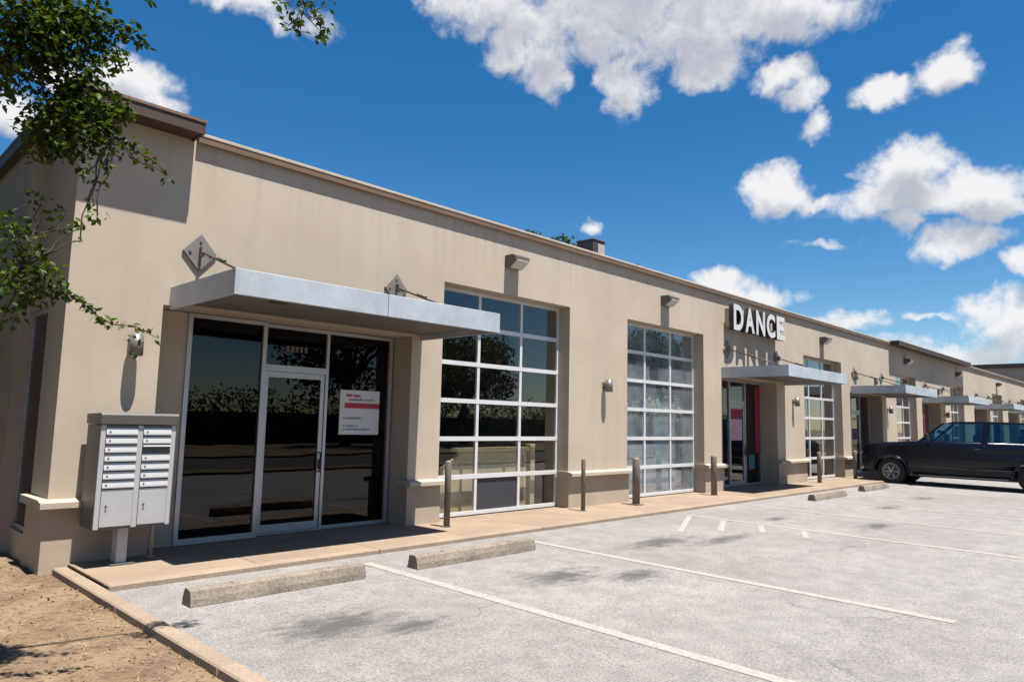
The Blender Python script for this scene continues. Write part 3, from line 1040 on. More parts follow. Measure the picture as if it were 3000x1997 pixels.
# first unit: pale low partition and post seen through the first overhead door
hp = thing('plywood_half_wall', 'tan plywood half wall seen through the first overhead door', 'partition', (9.3, 9.35, WALK))
MB().box(8.30, 10.02, 9.34, 9.42, WALK, 1.16).build('board', 'plywood', hp)
MB().box(8.22, 10.05, 9.30, 9.46, 1.162, 1.24).build('cap_rail', 'plywood', hp)
MB().prism([(7.95, WALK), (8.295, WALK), (8.295, 1.10), (7.95, .90)], 1, 9.34, 9.42).build('end_board', 'plywood', hp)
MB().box(7.40, 7.94, 9.34, 9.41, WALK, .74).build('low_board', 'plywood', hp)
MB().box(10.10, 10.22, 9.30, 9.44, WALK, 1.30).build('post', 'plywood', hp)

ORD = ('first', 'second', 'third', 'fourth', 'fifth', 'sixth', 'seventh', 'eighth', 'ninth')
# second unit: pale sheets and boxes close behind the frosted glass
for i, (xa, xb, za, zb) in enumerate(((12.55, 13.40, WALK, 2.0), (13.46, 14.5, WALK, 1.25), (14.56, 15.5, WALK, 2.3))):
    t = one('display_board', MB().box(xa, xb, 9.36 + .03 * i, 9.42 + .03 * i, za, zb, bevel=.01), 'pale_sheet',
            ('tall pale board leaning left behind the pale-glazed overhead door', 'short pale board in the middle behind the pale-glazed overhead door', 'tallest pale board at right behind the pale-glazed overhead door')[i], 'board')
rb = random.Random(8)
for i in range(9):
    xa = 12.55 + .32 * i + rb.uniform(0, .05)
    zt = rb.uniform(2.6, 3.4)
    one('stored_box', MB().box(xa, xa + .27, 9.9, 10.3, WALK + 1.9, zt, bevel=.01).box(xa + .02, xa + .25, 9.92, 10.28, WALK, WALK + 1.898),
        'box_grey', ORD[i] + ' grey carton from the left behind the pale-glazed overhead door', 'carton', 'grey cartons behind the second overhead door')

# shop with DANCE sign: posters and clothes
Z9 = 9.155
x0s = STORES[1][0]
print_sign('poster', 17.86, 18.52, Z9, 1.35, 1.92, 'pink_print', 'pink poster on the glass door under the DANCE sign')
print_sign('poster', 17.86, 18.52, Z9, 1.95, 2.2, 'red_print', 'dark red strip poster at the top of the glass door under DANCE sign')
print_sign('poster', 16.95, 17.35, Z9, .75, 1.45, 'pink_print', 'pale poster low in the left window under the DANCE sign')
print_sign('poster', 18.9, 19.25, Z9, .55, .95, 'teal_print', 'small teal poster low in the right window under DANCE sign')
print_sign('banner', 19.32, 19.62, Z9, 1.0, 2.85, 'red_print', 'tall red banner in the right window under the DANCE sign', 'banner')
for i in range(6):
    zz = 2.5 - i * .36
    one('shelf', MB().box(18.80, 19.60, 9.5, 9.85, zz, zz + .03), 'interior_wall', ORD[i] + ' thin shelf from the top in right window under DANCE sign', 'shelf', 'shelves in the DANCE shop window')
rb = random.Random(21)
for i in range(5):
    xx = 16.95 + i * .17
    m = MB()
    m.tube([(xx, 9.65, 1.72), (xx, 9.65, 1.60), (xx, 9.65, 1.30), (xx, 9.65, .85), (xx, 9.65, .62)], [.02, .09, .065, .10, .15], 10)
    one('hanging_garment', m, ('purple_cloth', 'dark_cloth', 'pink_print', 'purple_cloth', 'dark_cloth')[i],
        ORD[i] + ' hanging garment from the left in left window under DANCE sign', 'garment', 'garments hanging in the DANCE shop window')
one('clothes_rail', MB().cyl((16.85, 9.65, 1.74), (17.75, 9.65, 1.74), .012, n=8).cyl((16.85, 9.65, WALK), (16.85, 9.65, 1.75), .014, n=8).cyl((17.75, 9.65, WALK), (17.75, 9.65, 1.75), .014, n=8),
    'chrome', 'thin metal clothes rail in the left window under the DANCE sign', 'clothes rail')
# third shop
a3 = STORES[2][0]
print_sign('poster', a3 + 1.40, a3 + 2.0, Z9, 2.05, 2.15, 'pink_print', 'narrow pink strip poster on the door beside the pickup')
print_sign('poster', a3 + 1.45, a3 + 2.05, Z9, 1.35, 1.75, 'purple_cloth', 'dark purple poster on the door beside the pickup')
print_sign('poster', a3 + .35, a3 + .85, Z9, .85, 1.35, 'pink_print', 'pale pink poster in the left window beside the pickup')
print_sign('banner', STORES[3][0] + .3, STORES[3][0] + 2.6, Z9, 1.2, 2.6, 'red_print', 'dark red window covering in the shop past the pickup', 'banner')

# ------------------------------------------------------------------ things on the roof and behind
ru = thing('roof_vent', 'small dark square roof unit with one pale panel standing above the eave', 'roof unit', (13.35, 10.4, 4.9))
MB().box(13.14, 13.60, 10.2, 10.7, 4.90, 6.08, bevel=.01).build('casing', 'panel_grey', ru)
MB().box(13.32, 13.58, 10.188, 10.198, 5.70, 6.02).build('panel', 'vent_metal', ru)
MB().box(13.12, 13.62, 10.18, 10.72, 6.082, 6.115, bevel=.01).build('lid', 'brown_metal', ru)

wh = thing('warehouse', 'taller grey block with brown roof edge rising at the far end', 'building', (62.5, 6.0, 0))
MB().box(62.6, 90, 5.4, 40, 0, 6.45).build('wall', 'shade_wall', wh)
MB().box(62.3, 90.3, 5.1, 40.3, 6.452, 6.75).build('roof_edge', 'brown_metal', wh)

# ------------------------------------------------------------------ bollards
def bollard(x, y, r, h, label, base=False):
    t = thing('bollard', label, 'bollard', (x, y, WALK), 'steel posts beside the overhead doors')
    MB().lathe([(0.001, WALK - .02), (r, WALK - .02), (r, WALK + h - r * .6), (r * .85, WALK + h - r * .2), (r * .5, WALK + h), (0.001, WALK + h + .004)], (x, y, 0), 'z', 18).build('post', 'bollard_paint', t)
    if base:
        MB().box(x - r * 1.5, x + r * 1.5, y - r * 1.5, y + r * 1.5, WALK - .01, WALK + .02).build('base_plate', 'bollard_paint', t)
    MB().lathe([(r * 1.35, WALK - .005), (r * 1.35, WALK + .012), (r * 1.02, WALK + .016)], (x, y, 0), 'z', 18).build('collar', 'joint_dark', t)


bollard(7.10, 8.22, .048, .98, 'slim steel bollard left of the first overhead door')
bollard(10.36, 8.22, .040, .94, 'thinnest steel bollard right of the first overhead door')
bollard(12.02, 8.20, .075, .93, 'thick steel bollard left of the pale-glazed second overhead door', True)
bollard(15.25, 8.25, .07, .92, 'steel bollard right of the pale-glazed second overhead door')
bollard(21.55, 8.25, .06, .90, 'dark steel bollard left of the third overhead door')
bollard(24.55, 8.25, .06, .90, 'steel bollard right of third overhead door near the pickup nose')

# ------------------------------------------------------------------ wheel stops
def wheel_stop(x0, x1, y, label, rot=0.0):
    L = x1 - x0
    t = thing('wheel_stop', label, 'wheel stop', (x0, y, 0.0), 'concrete wheel stops')
    m = MB()
    n = 14
    rr = random.Random(int(x0 * 100))
    prof = [(-.095, 0.0), (-.085, .06), (-.062, .128), (-.04, .142), (.04, .142), (.062, .128), (.085, .06), (.095, 0.0)]
    prev = None
    for i in range(n + 1):
        ring = [m.bm.verts.new((x0 + L * i / n + rr.uniform(-.004, .004) * (0 < i < n), y + a + rr.uniform(-.004, .004), .004 + b + (rr.uniform(-.006, .004) if b > .05 else 0))) for a, b in prof]
        if prev:
            for k in range(len(prof) - 1):
                m.bm.faces.new((prev[k], prev[k + 1], ring[k + 1], ring[k]))
        else:
            m.bm.faces.new(ring[::-1])
        prev = ring
    m.bm.faces.new(prev)
    bmesh.ops.recalc_face_normals(m.bm, faces=m.bm.faces[:])
    m.build('block', 'wheel_stop_concrete', t)
    for fx in (.22, .78):
        MB().cyl((x0 + L * fx, y, .135), (x0 + L * fx, y, .150), .02, n=8).build('pin', 'joint_dark', t)
    t.location.z = lot_z(y) - .002


wheel_stop(2.60, 4.38, 6.40, 'nearest concrete wheel stop beside the planting bed kerb')
wheel_stop(5.05, 6.98, 6.40, 'second concrete wheel stop in front of the canopy shadow')
wheel_stop(16.6, 18.6, 6.55, 'pale distant concrete wheel stop in front of the DANCE shop')
wheel_stop(20.3, 22.3, 6.68, 'distant concrete wheel stop beside the pickup front wheel')

# ------------------------------------------------------------------ cluster mailbox
mb = thing('cluster_mailbox', 'grey metal cluster mailbox on a pedestal at the building corner', 'mailbox', (2.66, 8.35, WALK))
MX0, MX1, MY, MYB, MZ0, MZ1 = 2.31, 3.06, 8.14, 8.58, .52, 1.70
MB().box(MX0, MX1, MY, MYB, MZ0, MZ1 - .11, bevel=.006).build('cabinet', 'mailbox_side', mb)
MB().prism([(MY - .035, MZ1 - .105), (MYB + .012, MZ1 - .105), (MYB + .012, MZ1), (MY - .02, MZ1 + .012), (MY - .05, MZ1 - .01)], 0, MX0 - .012, MX1 + .012, bevel=.004, seg=1).build('hood', 'mailbox_side', mb)
fc = MY - .012
stl = MB().box(MX0 + .004, MX0 + .05, fc, MY - .001, MZ0 + .01, MZ1 - .115).box(MX1 - .05, MX1 - .004, fc, MY - .001, MZ0 + .01, MZ1 - .115)
xm = (MX0 + MX1) / 2 + .01
stl.box(xm - .025, xm + .025, fc, MY - .001, MZ0 + .01, MZ1 - .115)
stl.build('stile', 'mailbox_metal', mb)
ZD0, ZD1 = .93, 1.565
def mdoor(xa, xb, za, zb):
    dd = MB().prism([(MY - .001, za), (MY - .030, za), (MY - .030, za + .012), (MY - .012, zb), (MY - .001, zb)], 0, xa, xb).build('mailbox_door', 'mailbox_metal', mb)
    MB().cyl((xa + .035, MY - .024, (za + zb) / 2 - .005), (xa + .035, MY - .031, (za + zb) / 2 - .005), .009, n=8).build('lock', 'mailbox_dark', dd)
h = (ZD1 - ZD0) / 7
for i in range(7):
    za = ZD0 + h * i + .010
    mdoor(MX0 + .054, xm - .029, za, za + h - .016)
    if i == 4:                     # outgoing slot: hood over a dark opening
        MB().box(xm + .03, MX1 - .055, MY - .004, MY - .001, za - .003, za + h * .62).build('outgoing_slot', 'mailbox_dark', mb)
        MB().prism([(MY - .001, za + h * .64), (MY - .045, za + h * .64), (MY - .045, za + h * .70), (MY - .001, za + h * .92)], 0, xm + .03, MX1 - .055).build('slot_hood', 'mailbox_metal', mb)
    else:
        mdoor(xm + .029, MX1 - .054, za, za + h - .016)
for xa, xb in ((MX0 + .054, xm - .029), (xm + .029, MX1 - .054)):
    pdoor = MB().box(xa, xb, MY - .020, MY - .001, MZ0 + .03, ZD0 - .004, bevel=.003).build('parcel_door', 'mailbox_metal', mb)
    MB().cyl((xa + .05, MY - .018, .76), (xa + .05, MY - .026, .76), .011, n=8).cyl((xa + .05, MY - .018, .72), (xa + .05, MY - .026, .72), .008, n=8).build('lock', 'mailbox_dark', pdoor)
MB().box(2.60, 2.70, 8.28, 8.44, WALK + .02, MZ0 - .001).build('pedestal', 'mailbox_metal', mb)
MB().box(2.53, 2.77, 8.22, 8.50, WALK + .001, WALK + .019).build('foot_plate', 'mailbox_side', mb)
one('conduit_post', MB().cyl((3.02, 8.50, WALK), (3.02, 8.50, MZ0 + .2), .022, n=10).cyl((3.02, 8.50, WALK), (3.02, 8.50, WALK + .02), .04, n=10),
    'base_stone', 'thin tan post standing behind the right edge of the mailbox', 'post')

# ------------------------------------------------------------------ pickup truck, nose to the building
def build_truck():
    TX, NOSE = 24.30, 8.0
    t = thing('pickup_truck', 'dark navy crew cab pickup parked nose-in facing the shops', 'truck', (TX + 1.0, 5.2, 0.0))
    W = 2.0
    X1 = TX + W
    fw, rw, R0 = 7.12, 3.46, .415
    arch = .47
    def arc(yc, n=9):
        return [(yc + arch * math.cos(math.pi * k / n), .42 + arch * math.sin(math.pi * k / n)) for k in range(n + 1)]
    # lower body side outline from the nose over the bottom to the tail, then back along the belt line
    prof = [(NOSE - .02, .56), (NOSE - .06, .42), (fw + arch, .42)] + arc(fw) + [(fw - arch, .36), (rw + arch, .36)] + arc(rw)
    prof += [(rw - arch, .42), (1.88, .48), (1.85, 1.02), (1.87, 1.31), (3.27, 1.31), (3.29, 1.36), (6.30, 1.36), (6.62, 1.345), (7.30, 1.30), (7.82, 1.245), (NOSE - .04, 1.14), (NOSE, .86)]
    body = MB().prism(prof, 0, TX, X1)
    for zc in (.42, .50, .60, .72, .84, .96, 1.06, 1.14, 1.22, 1.29, 1.34):
        bmesh.ops.bisect_plane(body.bm, geom=body.bm.verts[:] + body.bm.edges[:] + body.bm.faces[:], plane_co=(0, 0, zc), plane_no=(0, 0, 1))
    for yc in (7.7, 7.9, 7.4, 6.6, 2.05):
        bmesh.ops.bisect_plane(body.bm, geom=body.bm.verts[:] + body.bm.edges[:] + body.bm.faces[:], plane_co=(0, yc, 0), plane_no=(0, 1, 0))
    def inset(y, z):
        pts = ((.3, .075), (.42, .05), (.60, .012), (.84, .0), (.96, .006), (1.06, .028), (1.14, .020), (1.22, .026), (1.29, .05), (1.36, .085), (1.5, .10))
        v = pts[-1][1]
        for (a_, b_), (c_, d_) in zip(pts, pts[1:]):
            if a_ <= z <= c_:
                v = b_ + (d_ - b_) * (z - a_) / (c_ - a_)
                break
        return v + max(0.0, (y - 7.55) / .53) ** 2 * .16 + max(0.0, (2.1 - y) / .3) ** 2 * .03
    for v in body.bm.verts:
        k = inset(v.co.y, v.co.z)
        v.co.x += k if v.co.x < TX + 1 else -k
    bmesh.ops.bevel(body.bm, geom=[e for e in body.bm.edges if len(e.link_faces) == 2 and e.calc_face_angle(0) > .7], offset=.018, segments=2, affect='EDGES')
    for f in body.bm.faces:
        f.smooth = len(f.verts) == 4 and abs(f.normal.x) > .5
    bo = body.build('body', 'truck_paint', t)
    # swell line along the side and wheel arch lips
    for xs_, s in ((TX, -1), (X1, 1)):
        MB().box(min(xs_, xs_ + s * .014), max(xs_, xs_ + s * .014), rw + arch + .05, fw - arch - .05, .50, .60, bevel=.006).build('side_moulding', 'truck_trim', t)
        for yc in (fw, rw):
            lip = MB()
            pts = [(xs_ + s * .012, yc + (arch + .02) * math.cos(math.pi * k / 14), .42 + (arch + .02) * math.sin(math.pi * k / 14)) for k in range(15)]
            lip.tube(pts, [.026] * 15, 6)
            lip.build('arch_lip', 'truck_paint', t)
    # greenhouse: pillars and roof as a frame, glass set in
    zb, zt = 1.345, 1.925
    inb = .19
    A = {'wb': 6.36, 'wt': 5.66, 'rb': 3.30, 'rt': 3.44}
    def xin(z):
        return .085 + inb * (z - zb) / (zt - zb)
    roof = MB().prism([(A['wt'] + .05, zt - .02), (A['wt'] - .25, zt + .045), (4.6, zt + .055), (A['rt'] + .2, zt + .03), (A['rt'] - .04, zt - .02)], 0, TX + .085 + inb, X1 - .085 - inb, bevel=.03, seg=2)
    roof.build('roof', 'truck_paint', t)
    for side in (0, 1):
        def P(y, z, off=0.0):
            xi = xin(z) + off
            return (TX + xi, y, z) if side == 0 else (X1 - xi, y, z)
        for (yb_, yt_, w_) in ((A['wb'], A['wt'], .075), (4.62, 4.56, .17), (A['rb'] + .10, A['rt'] + .05, .20)):
            for (y_lo, y_hi) in ((yb_, yt_),):
                pil = MB()
                a1, a2 = P(y_lo - w_ / 2, zb - .02), P(y_lo + w_ / 2, zb - .02)
                b1, b2 = P(y_hi - w_ / 2, zt), P(y_hi + w_ / 2, zt)
                c1, c2 = P(y_lo - w_ / 2, zb - .02, .06), P(y_lo + w_ / 2, zb - .02, .06)
                d1, d2 = P(y_hi - w_ / 2, zt, .06), P(y_hi + w_ / 2, zt, .06)
                vs = [pil.bm.verts.new(p) for p in (a1, a2, b2, b1, c1, c2, d2, d1)]
                fs = [pil.bm.faces.new([vs[i] for i in q]) for q in ((0, 1, 2, 3), (7, 6, 5, 4), (0, 3, 7, 4), (1, 5, 6, 2), (0, 4, 5, 1), (3, 2, 6, 7))]
                bmesh.ops.recalc_face_normals(pil.bm, faces=fs)
                pil.build('pillar', 'truck_paint', t)
    gl_parts = []
    for side in (0, 1):
        def P(y, z, off=.02):
            xi = xin(z) + off
            return (TX + xi, y, z) if side == 0 else (X1 - xi, y, z)
        for (b0, b1, t0, t1) in ((A['wb'] - .05, 4.70, A['wt'] - .05, 4.64), (4.54, A['rb'] + .20, 4.48, A['rt'] + .15)):
            MB().quad(P(b0, zb - .015), P(b1, zb - .015), P(t1, zt), P(t0, zt)).build('side_window', 'car_glass', t)
    ws = MB().quad((TX + .10, A['wb'] + .02, zb - .02), (X1 - .10, A['wb'] + .02, zb - .02), (X1 - .24, A['wt'] + .03, zt), (TX + .24, A['wt'] + .03, zt))
    ws.build('windshield', 'car_glass', t)
    MB().quad((TX + .12, A['rb'] + .05, zb), (X1 - .12, A['rb'] + .05, zb), (X1 - .25, A['rt'], zt), (TX + .25, A['rt'], zt)).build('rear_window', 'car_glass', t)
    # cabin inside
    MB().box(TX + .25, X1 - .25, 3.5, 6.1, 1.362, 1.37).build('cabin_floor', 'truck_trim', t)
    for yc in (4.85, 3.75):
        for xc in (TX + .55, X1 - .55):
            st_ = MB().box(xc - .25, xc + .25, yc - .09, yc + .09, 1.372, 1.60, bevel=.04).box(xc - .12, xc + .12, yc - .05, yc + .05, 1.605, 1.78, bevel=.03)
            st_.build('seat', 'truck_trim', t)
    MB().lathe([(.165, -.012), (.185, 0), (.165, .012), (.15, 0), (.165, -.012)], (TX + .55, 5.55, 1.47), 'y', 18).build('steering_wheel', 'truck_trim', t)
    # door cuts, handles, mirrors
    for side, xs_, s in ((0, TX, -1), (1, X1, 1)):
        for yy in (6.28, 4.60, 3.36):
            MB().box(min(xs_ + s * .002, xs_ - s * .004), max(xs_ + s * .002, xs_ - s * .004), yy - .006, yy + .006, .46, 1.30).build('door_cut', 'black_paint', t)
        for yy in (4.78, 3.58):
            MB().box(min(xs_, xs_ + s * .03), max(xs_, xs_ + s * .03), yy - .08, yy + .08, 1.15, 1.185, bevel=.008).build('door_handle', 'truck_trim', t)
        mr = MB().box(min(xs_ + s * .06, xs_ + s * .26), max(xs_ + s * .06, xs_ + s * .26), 5.98, 6.08, 1.36, 1.60, bevel=.03, seg=2).box(min(xs_ - s * .06, xs_ + s * .08), max(xs_ - s * .06, xs_ + s * .08), 6.0, 6.05, 1.40, 1.45)
        mr.build('mirror', 'truck_trim', t)
        MB().box(min(xs_ + s * .02, xs_ + s * .13), max(xs_ + s * .02, xs_ + s * .13), rw + arch + .12, fw - arch - .1, .31, .355, bevel=.012).build('step_bar', 'truck_trim', t)
        MB().box(min(xs_ - s * .13, xs_ - s * .40), max(xs_ - s * .13, xs_ - s * .40), NOSE - .16, NOSE + .004, .82, 1.03, bevel=.02).build('headlight', 'headlight', t)
        MB().box(min(xs_ + s * .006, xs_ - s * .16), max(xs_ + s * .006, xs_ - s * .16), 1.835, 1.93, .92, 1.27, bevel=.015).build('tail_light', 'tail_red', t)
    MB().box(TX + .14, X1 - .14, NOSE - .06, NOSE + .07, .44, .66, bevel=.03, seg=2).build('bumper', 'chrome', t)
    MB().box(TX + .30, X1 - .30, NOSE - .02, NOSE + .02, .72, 1.10, bevel=.02).build('grille', 'truck_trim', t)
    MB().box(TX + .05, X1 - .05, 1.73, 1.86, .48, .68, bevel=.03, seg=2).build('rear_bumper', 'chrome', t)
    # load bed opening
    MB().box(TX + .14, X1 - .14, 1.95, 3.20, 1.314, 1.322).build('bed_cover', 'truck_trim', t)
    MB().box(TX + .25, X1 - .25, 2.5, 7.6, .28, .40).build('chassis', 'truck_trim', t)
    # wheels
    for xs_, s in ((TX + .03, -1), (X1 - .03, 1)):
        for yc in (fw, rw):
            tw = .25
            prof_t = [(R0 * .60, 0), (R0 * .72, .008 * s), (R0 * .93, -.0), (R0, -.035 * s), (R0, -(tw - .035) * s), (R0 * .93, -tw * s), (R0 * .6, -tw * s)]
            wo = MB().lathe(prof_t, (xs_, yc, R0), 'x', 28).build('wheel', 'tyre_rubber', t)
            rim = MB().lathe([(R0 * .61, -.004 * s), (R0 * .585, .006 * s), (R0 * .54, -.006 * s), (R0 * .50, -.07 * s), (.001, -.075 * s)], (xs_, yc, R0), 'x', 28)
            for k in range(6):
                a = 2 * math.pi * k / 6
                c0 = Vector((xs_ - .018 * s, yc + .05 * math.cos(a), R0 + .05 * math.sin(a)))
                c1 = Vector((xs_ - .012 * s, yc + R0 * .56 * math.cos(a), R0 + R0 * .56 * math.sin(a)))
                rim.cyl(c0, c1, .034, .024, n=6)
            rim.cyl((xs_ - .05 * s, yc, R0), (xs_ + .004 * s, yc, R0), .065, .055, n=14)
            rim.build('rim', 'rim_metal', wo)
    t.location.z = lot_z(5.3) - .02
    return t


build_truck()

# ------------------------------------------------------------------ trees
def leaf_cloud(m, c, rx, ry, rz, n, size, rr, droop=0.3):
    for _ in range(n):
        while True:
            p = Vector((rr.uniform(-1, 1), rr.uniform(-1, 1), rr.uniform(-1, 1)))
            if p.length <= 1:
                break
        pos = Vector((c[0] + p.x * rx, c[1] + p.y * ry, c[2] + p.z * rz))
        leaf(m, pos, size * rr.uniform(.65, 1.25), rr)


def leaf(m, pos, s, rr):
    ax = Vector((rr.gauss(0, 1), rr.gauss(0, 1), rr.gauss(-.5, .8))).normalized()
    nrm = Vector((rr.gauss(0, .7), rr.gauss(0, .7), 1)).normalized()
    sd = ax.cross(nrm)
    if sd.length < .05:
        sd = ax.orthogonal()
    sd = sd.normalized() * s * .30
    up = sd.cross(ax).normalized() * s * .06
    b, tip, mid = pos, pos + ax * s, pos + ax * s * .45
    v = [m.bm.verts.new(p) for p in (b, mid + sd + up, tip, mid - sd + up)]
    m.bm.faces.new((v[0], v[1], v[2]))
    m.bm.faces.new((v[0], v[2], v[3]))


def near_tree():
    """tree standing left of the frame; its outer boughs hang into the picture between camera and building"""
    rr = random.Random(77)
    base = Vector((-0.15, 5.9, 0.03))
    t = thing('overhanging_tree', 'leafy tree at the left whose boughs hang over the building corner', 'tree', base)
    tr = MB()
    fork = Vector((-.05, 5.75, 2.5))
    tr.tube([base, (-.16, 5.86, .5), (-.10, 5.8, 1.5), fork], [.15, .115, .10, .09], 12)
    crown = MB()
    # (pixel x, pixel y, distance y, radius, leaves)
    spots = [(30, 30, 5.0, .26, 300), (110, 20, 4.9, .25, 300), (200, 30, 4.9, .23, 260), (50, 130, 5.0, .25, 300), (140, 120, 4.9, .22, 280), (225, 110, 4.9, .20, 200), (270, 60, 4.9, .14, 90),
             (330, 90, 4.8, .11, 46), (385, 90, 4.8, .08, 24), (415, 130, 4.8, .045, 12), (300, 160, 4.9, .14, 70), (40, 210, 5.0, .18, 120), (190, 200, 4.9, .17, 150), (350, 180, 4.8, .10, 22), (280, 215, 4.8, .10, 36),
             (10, 170, 5.0, .2, 140), (45, 290, 5.0, .09, 26), (215, 270, 4.9, .14, 120), (290, 290, 4.85, .15, 130), (170, 320, 4.9, .17, 190), (245, 350, 4.85, .17, 190), (320, 345, 4.85, .12, 80),
             (120, 370, 4.95, .15, 130), (165, 425, 4.9, .13, 110), (365, 320, 4.8, .08, 30), (240, 425, 4.85, .12, 70), (120, 450, 4.95, .09, 40), (385, 430, 4.8, .07, 24), (435, 470, 4.75, .07, 22), (490, 515, 4.7, .05, 16),
             (325, 420, 4.8, .10, 36), (260, 500, 4.8, .08, 26), (300, 540, 4.8, .06, 12), (255, 590, 4.8, .045, 8), (285, 635, 4.8, .06, 18), (240, 665, 4.8, .04, 10), (235, 705, 4.8, .02, 4), (310, 470, 4.8, .08, 20),
             (30, 660, 5.0, .14, 70), (75, 690, 4.9, .11, 50), (20, 760, 5.0, .15, 100), (95, 740, 4.9, .08, 40), (135, 800, 4.85, .10, 70), (65, 820, 4.9, .14, 100), (20, 850, 5.0, .13, 90), (165, 845, 4.85, .08, 44), (105, 865, 4.9, .09, 46),
             (180, 640, 4.9, .09, 18), (120, 600, 4.95, .11, 30), (10, 930, 5.0, .08, 22), (60, 900, 4.95, .08, 30)]
    hub = {}
    for px, py, yy, r, n in spots:
        c = pix_y(px, py, yy)
        leaf_cloud(crown, c, r, r * .9, r * .85, int(n * (1.35 if py < 440 else .8)), .052, rr)
    tw = [pix_y(*p) for p in ((150, 835, 4.85), (200, 860, 4.8), (240, 885, 4.75), (285, 925, 4.7), (330, 950, 4.7), (395, 955, 4.65), (460, 990, 4.65))]
    for a, b in zip(tw, tw[1:]):
        for k in range(6):
            leaf_cloud(crown, a.lerp(b, (k + .5) / 6), .028, .028, .025, 4 if a.x < 1.28 else 2, .045, rr)
    for px, py in ((380, 985), (405, 1000), (400, 1030), (415, 1010)):
        leaf_cloud(crown, pix_y(px, py, 4.65), .022, .022, .03, 4, .04, rr)
    # cluster that hangs into the frame at the top
    tops = [(820, 10), (860, 40), (905, 20), (940, 40), (845, 75), (880, 85), (950, 75), (945, 105), (900, -30), (860, -60), (960, -10), (820, -50)]
    for px, py in tops:
        leaf_cloud(crown, pix_y(px, py, 4.4), .075, .075, .065, 14, .055, rr)
    leaf_cloud(crown, pix_y(440, 4, 4.6), .035, .035, .03, 8, .045, rr)
    # crown above and left of the frame
    for _ in range(120):
        c = Vector((rr.uniform(-2.6, .35), rr.uniform(4.2, 8.4), rr.uniform(3.0, 7.2)))
        q = Vector(((c.x + 1.0) / 1.9, (c.y - 6.2) / 2.0, (c.z - 5.0) / 2.2))
        if q.length > 1:
            continue
        leaf_cloud(crown, c, .45, .45, .4, 230, .06, rr)

    def limb(a, end, r0, w, n=9):
        a, end = Vector(a), Vector(end)
        pts, rad = [], []
        for k in range(n):
            f = k / (n - 1)
            p = a.lerp(end, f)
            p.z += w * math.sin(math.pi * f)
            if 0 < k < n - 1:
                p += Vector((rr.uniform(-.03, .03), rr.uniform(-.03, .03), rr.uniform(-.02, .02)))
            pts.append(p)
            rad.append(r0 * (1 - f) + .004 * f)
        tr.tube(pts, rad, 7)
        return pts
    up1 = limb(fork, pix_y(105, 130, 4.95), .05, .1)
    up2 = limb(fork, pix_y(20, 40, 5.0), .05, .1)
    limb(fork, pix_y(30, 770, 5.0), .03, .1)
    limb(pix_y(30, 770, 5.0), tw[0], .012, .04, 6)
    for e in ((1.0, -.9, 5.6), (-1.4, 6.6, 5.8), (-.3, 7.2, 6.2), (-1.9, 5.6, 4.6), (-.2, 5.2, 6.4)):
        limb(fork, e if e[1] > 0 else (-1.0, 5.0, 5.6), .055, .1)
    # twigs from the limbs out to each spray of leaves
    node = [pix_y(105, 130, 4.95), pix_y(60, 220, 4.95), pix_y(150, 330, 4.9), pix_y(60, 780, 4.95), pix_y(325, 420, 4.8), pix_y(270, 60, 4.9)]
    limb(node[2], node[4], .009, .02, 6)
    limb(node[0], node[5], .011, .02, 6)
    limb(node[0], node[2], .016, .05, 6)
    limb(node[0], node[1], .016, .02, 5)
    for px, py, yy, r, n in spots:
        e = pix_y(px, py, yy)
        o_ = min(node, key=lambda q: (q - e).length)
        if (o_ - e).length > .12:
            limb(o_, e, .006, .01, 6)
    limb(node[2], pix_y(490, 515, 4.7), .008, .06, 8)
    limb(pix_y(330, 400, 4.8), pix_y(235, 700, 4.8), .005, .02, 6)
    tr.tube(tw, [.007, .006, .0055, .005, .004, .003, .002], 6)
    bough = [fork, (-.2, 5.2, 4.2), (0.1, 4.8, 5.1), (.9, 4.5, 5.35), (1.6, 4.4, 5.1), pix_y(860, -60, 4.4), pix_y(890, 40, 4.4), pix_y(945, 100, 4.4)]
    tr.tube(bough, [.07, .055, .045, .032, .02, .009, .005, .002], 8)
    for px, py in tops:
        e = pix_y(px, py, 4.4)
        limb(pix_y(890, 10, 4.4), e, .004, .01, 4)
    tr.build('trunk', 'bark', t)
    crown.build('crown', 'leaf', t, {'kind': 'stuff'})


near_tree()


def far_tree(loc, h, rad, label, seed, group, nleaf=9000, ls=.30):
    rr = random.Random(seed)
    t = thing('tree', label, 'tree', loc, group)
    L = Vector(loc)
    tr = MB().tube([L, L + Vector((.1, 0, h * .25)), L + Vector((0, .1, h * .5)), L + Vector((.1, .1, h * .8))], [rad * .09, rad * .07, rad * .05, .03], 8)
    cr = MB()
    for k in range(16):
        a = rr.uniform(0, 2 * math.pi)
        rr_ = rad * math.sqrt(rr.random()) * .8
        zz = h * rr.uniform(.38, .92)
        c = L + Vector((rr_ * math.cos(a), rr_ * math.sin(a), zz))
        tr.tube([L + Vector((0, 0, h * .4)), L.lerp(c, .5) + Vector((0, 0, h * .25)), c], [rad * .035, rad * .025, .02], 5)
        s = rad * rr.uniform(.3, .5)
        leaf_cloud(cr, c, s, s, s * .75, nleaf // 16, ls, rr)
    tr.build('trunk', 'bark', t)
    cr.build('crown', 'leaf_far', t, {'kind': 'stuff'})
    return t


far_tree((34.0, 32, 0), 14.6, 3.4, 'green tree top showing over the eave left of the roof vent', 3, 'trees behind the building')
far_tree((48.5, 34, 0), 15.2, 3.0, 'green tree top showing over the eave right of the roof vent', 4, 'trees behind the building')
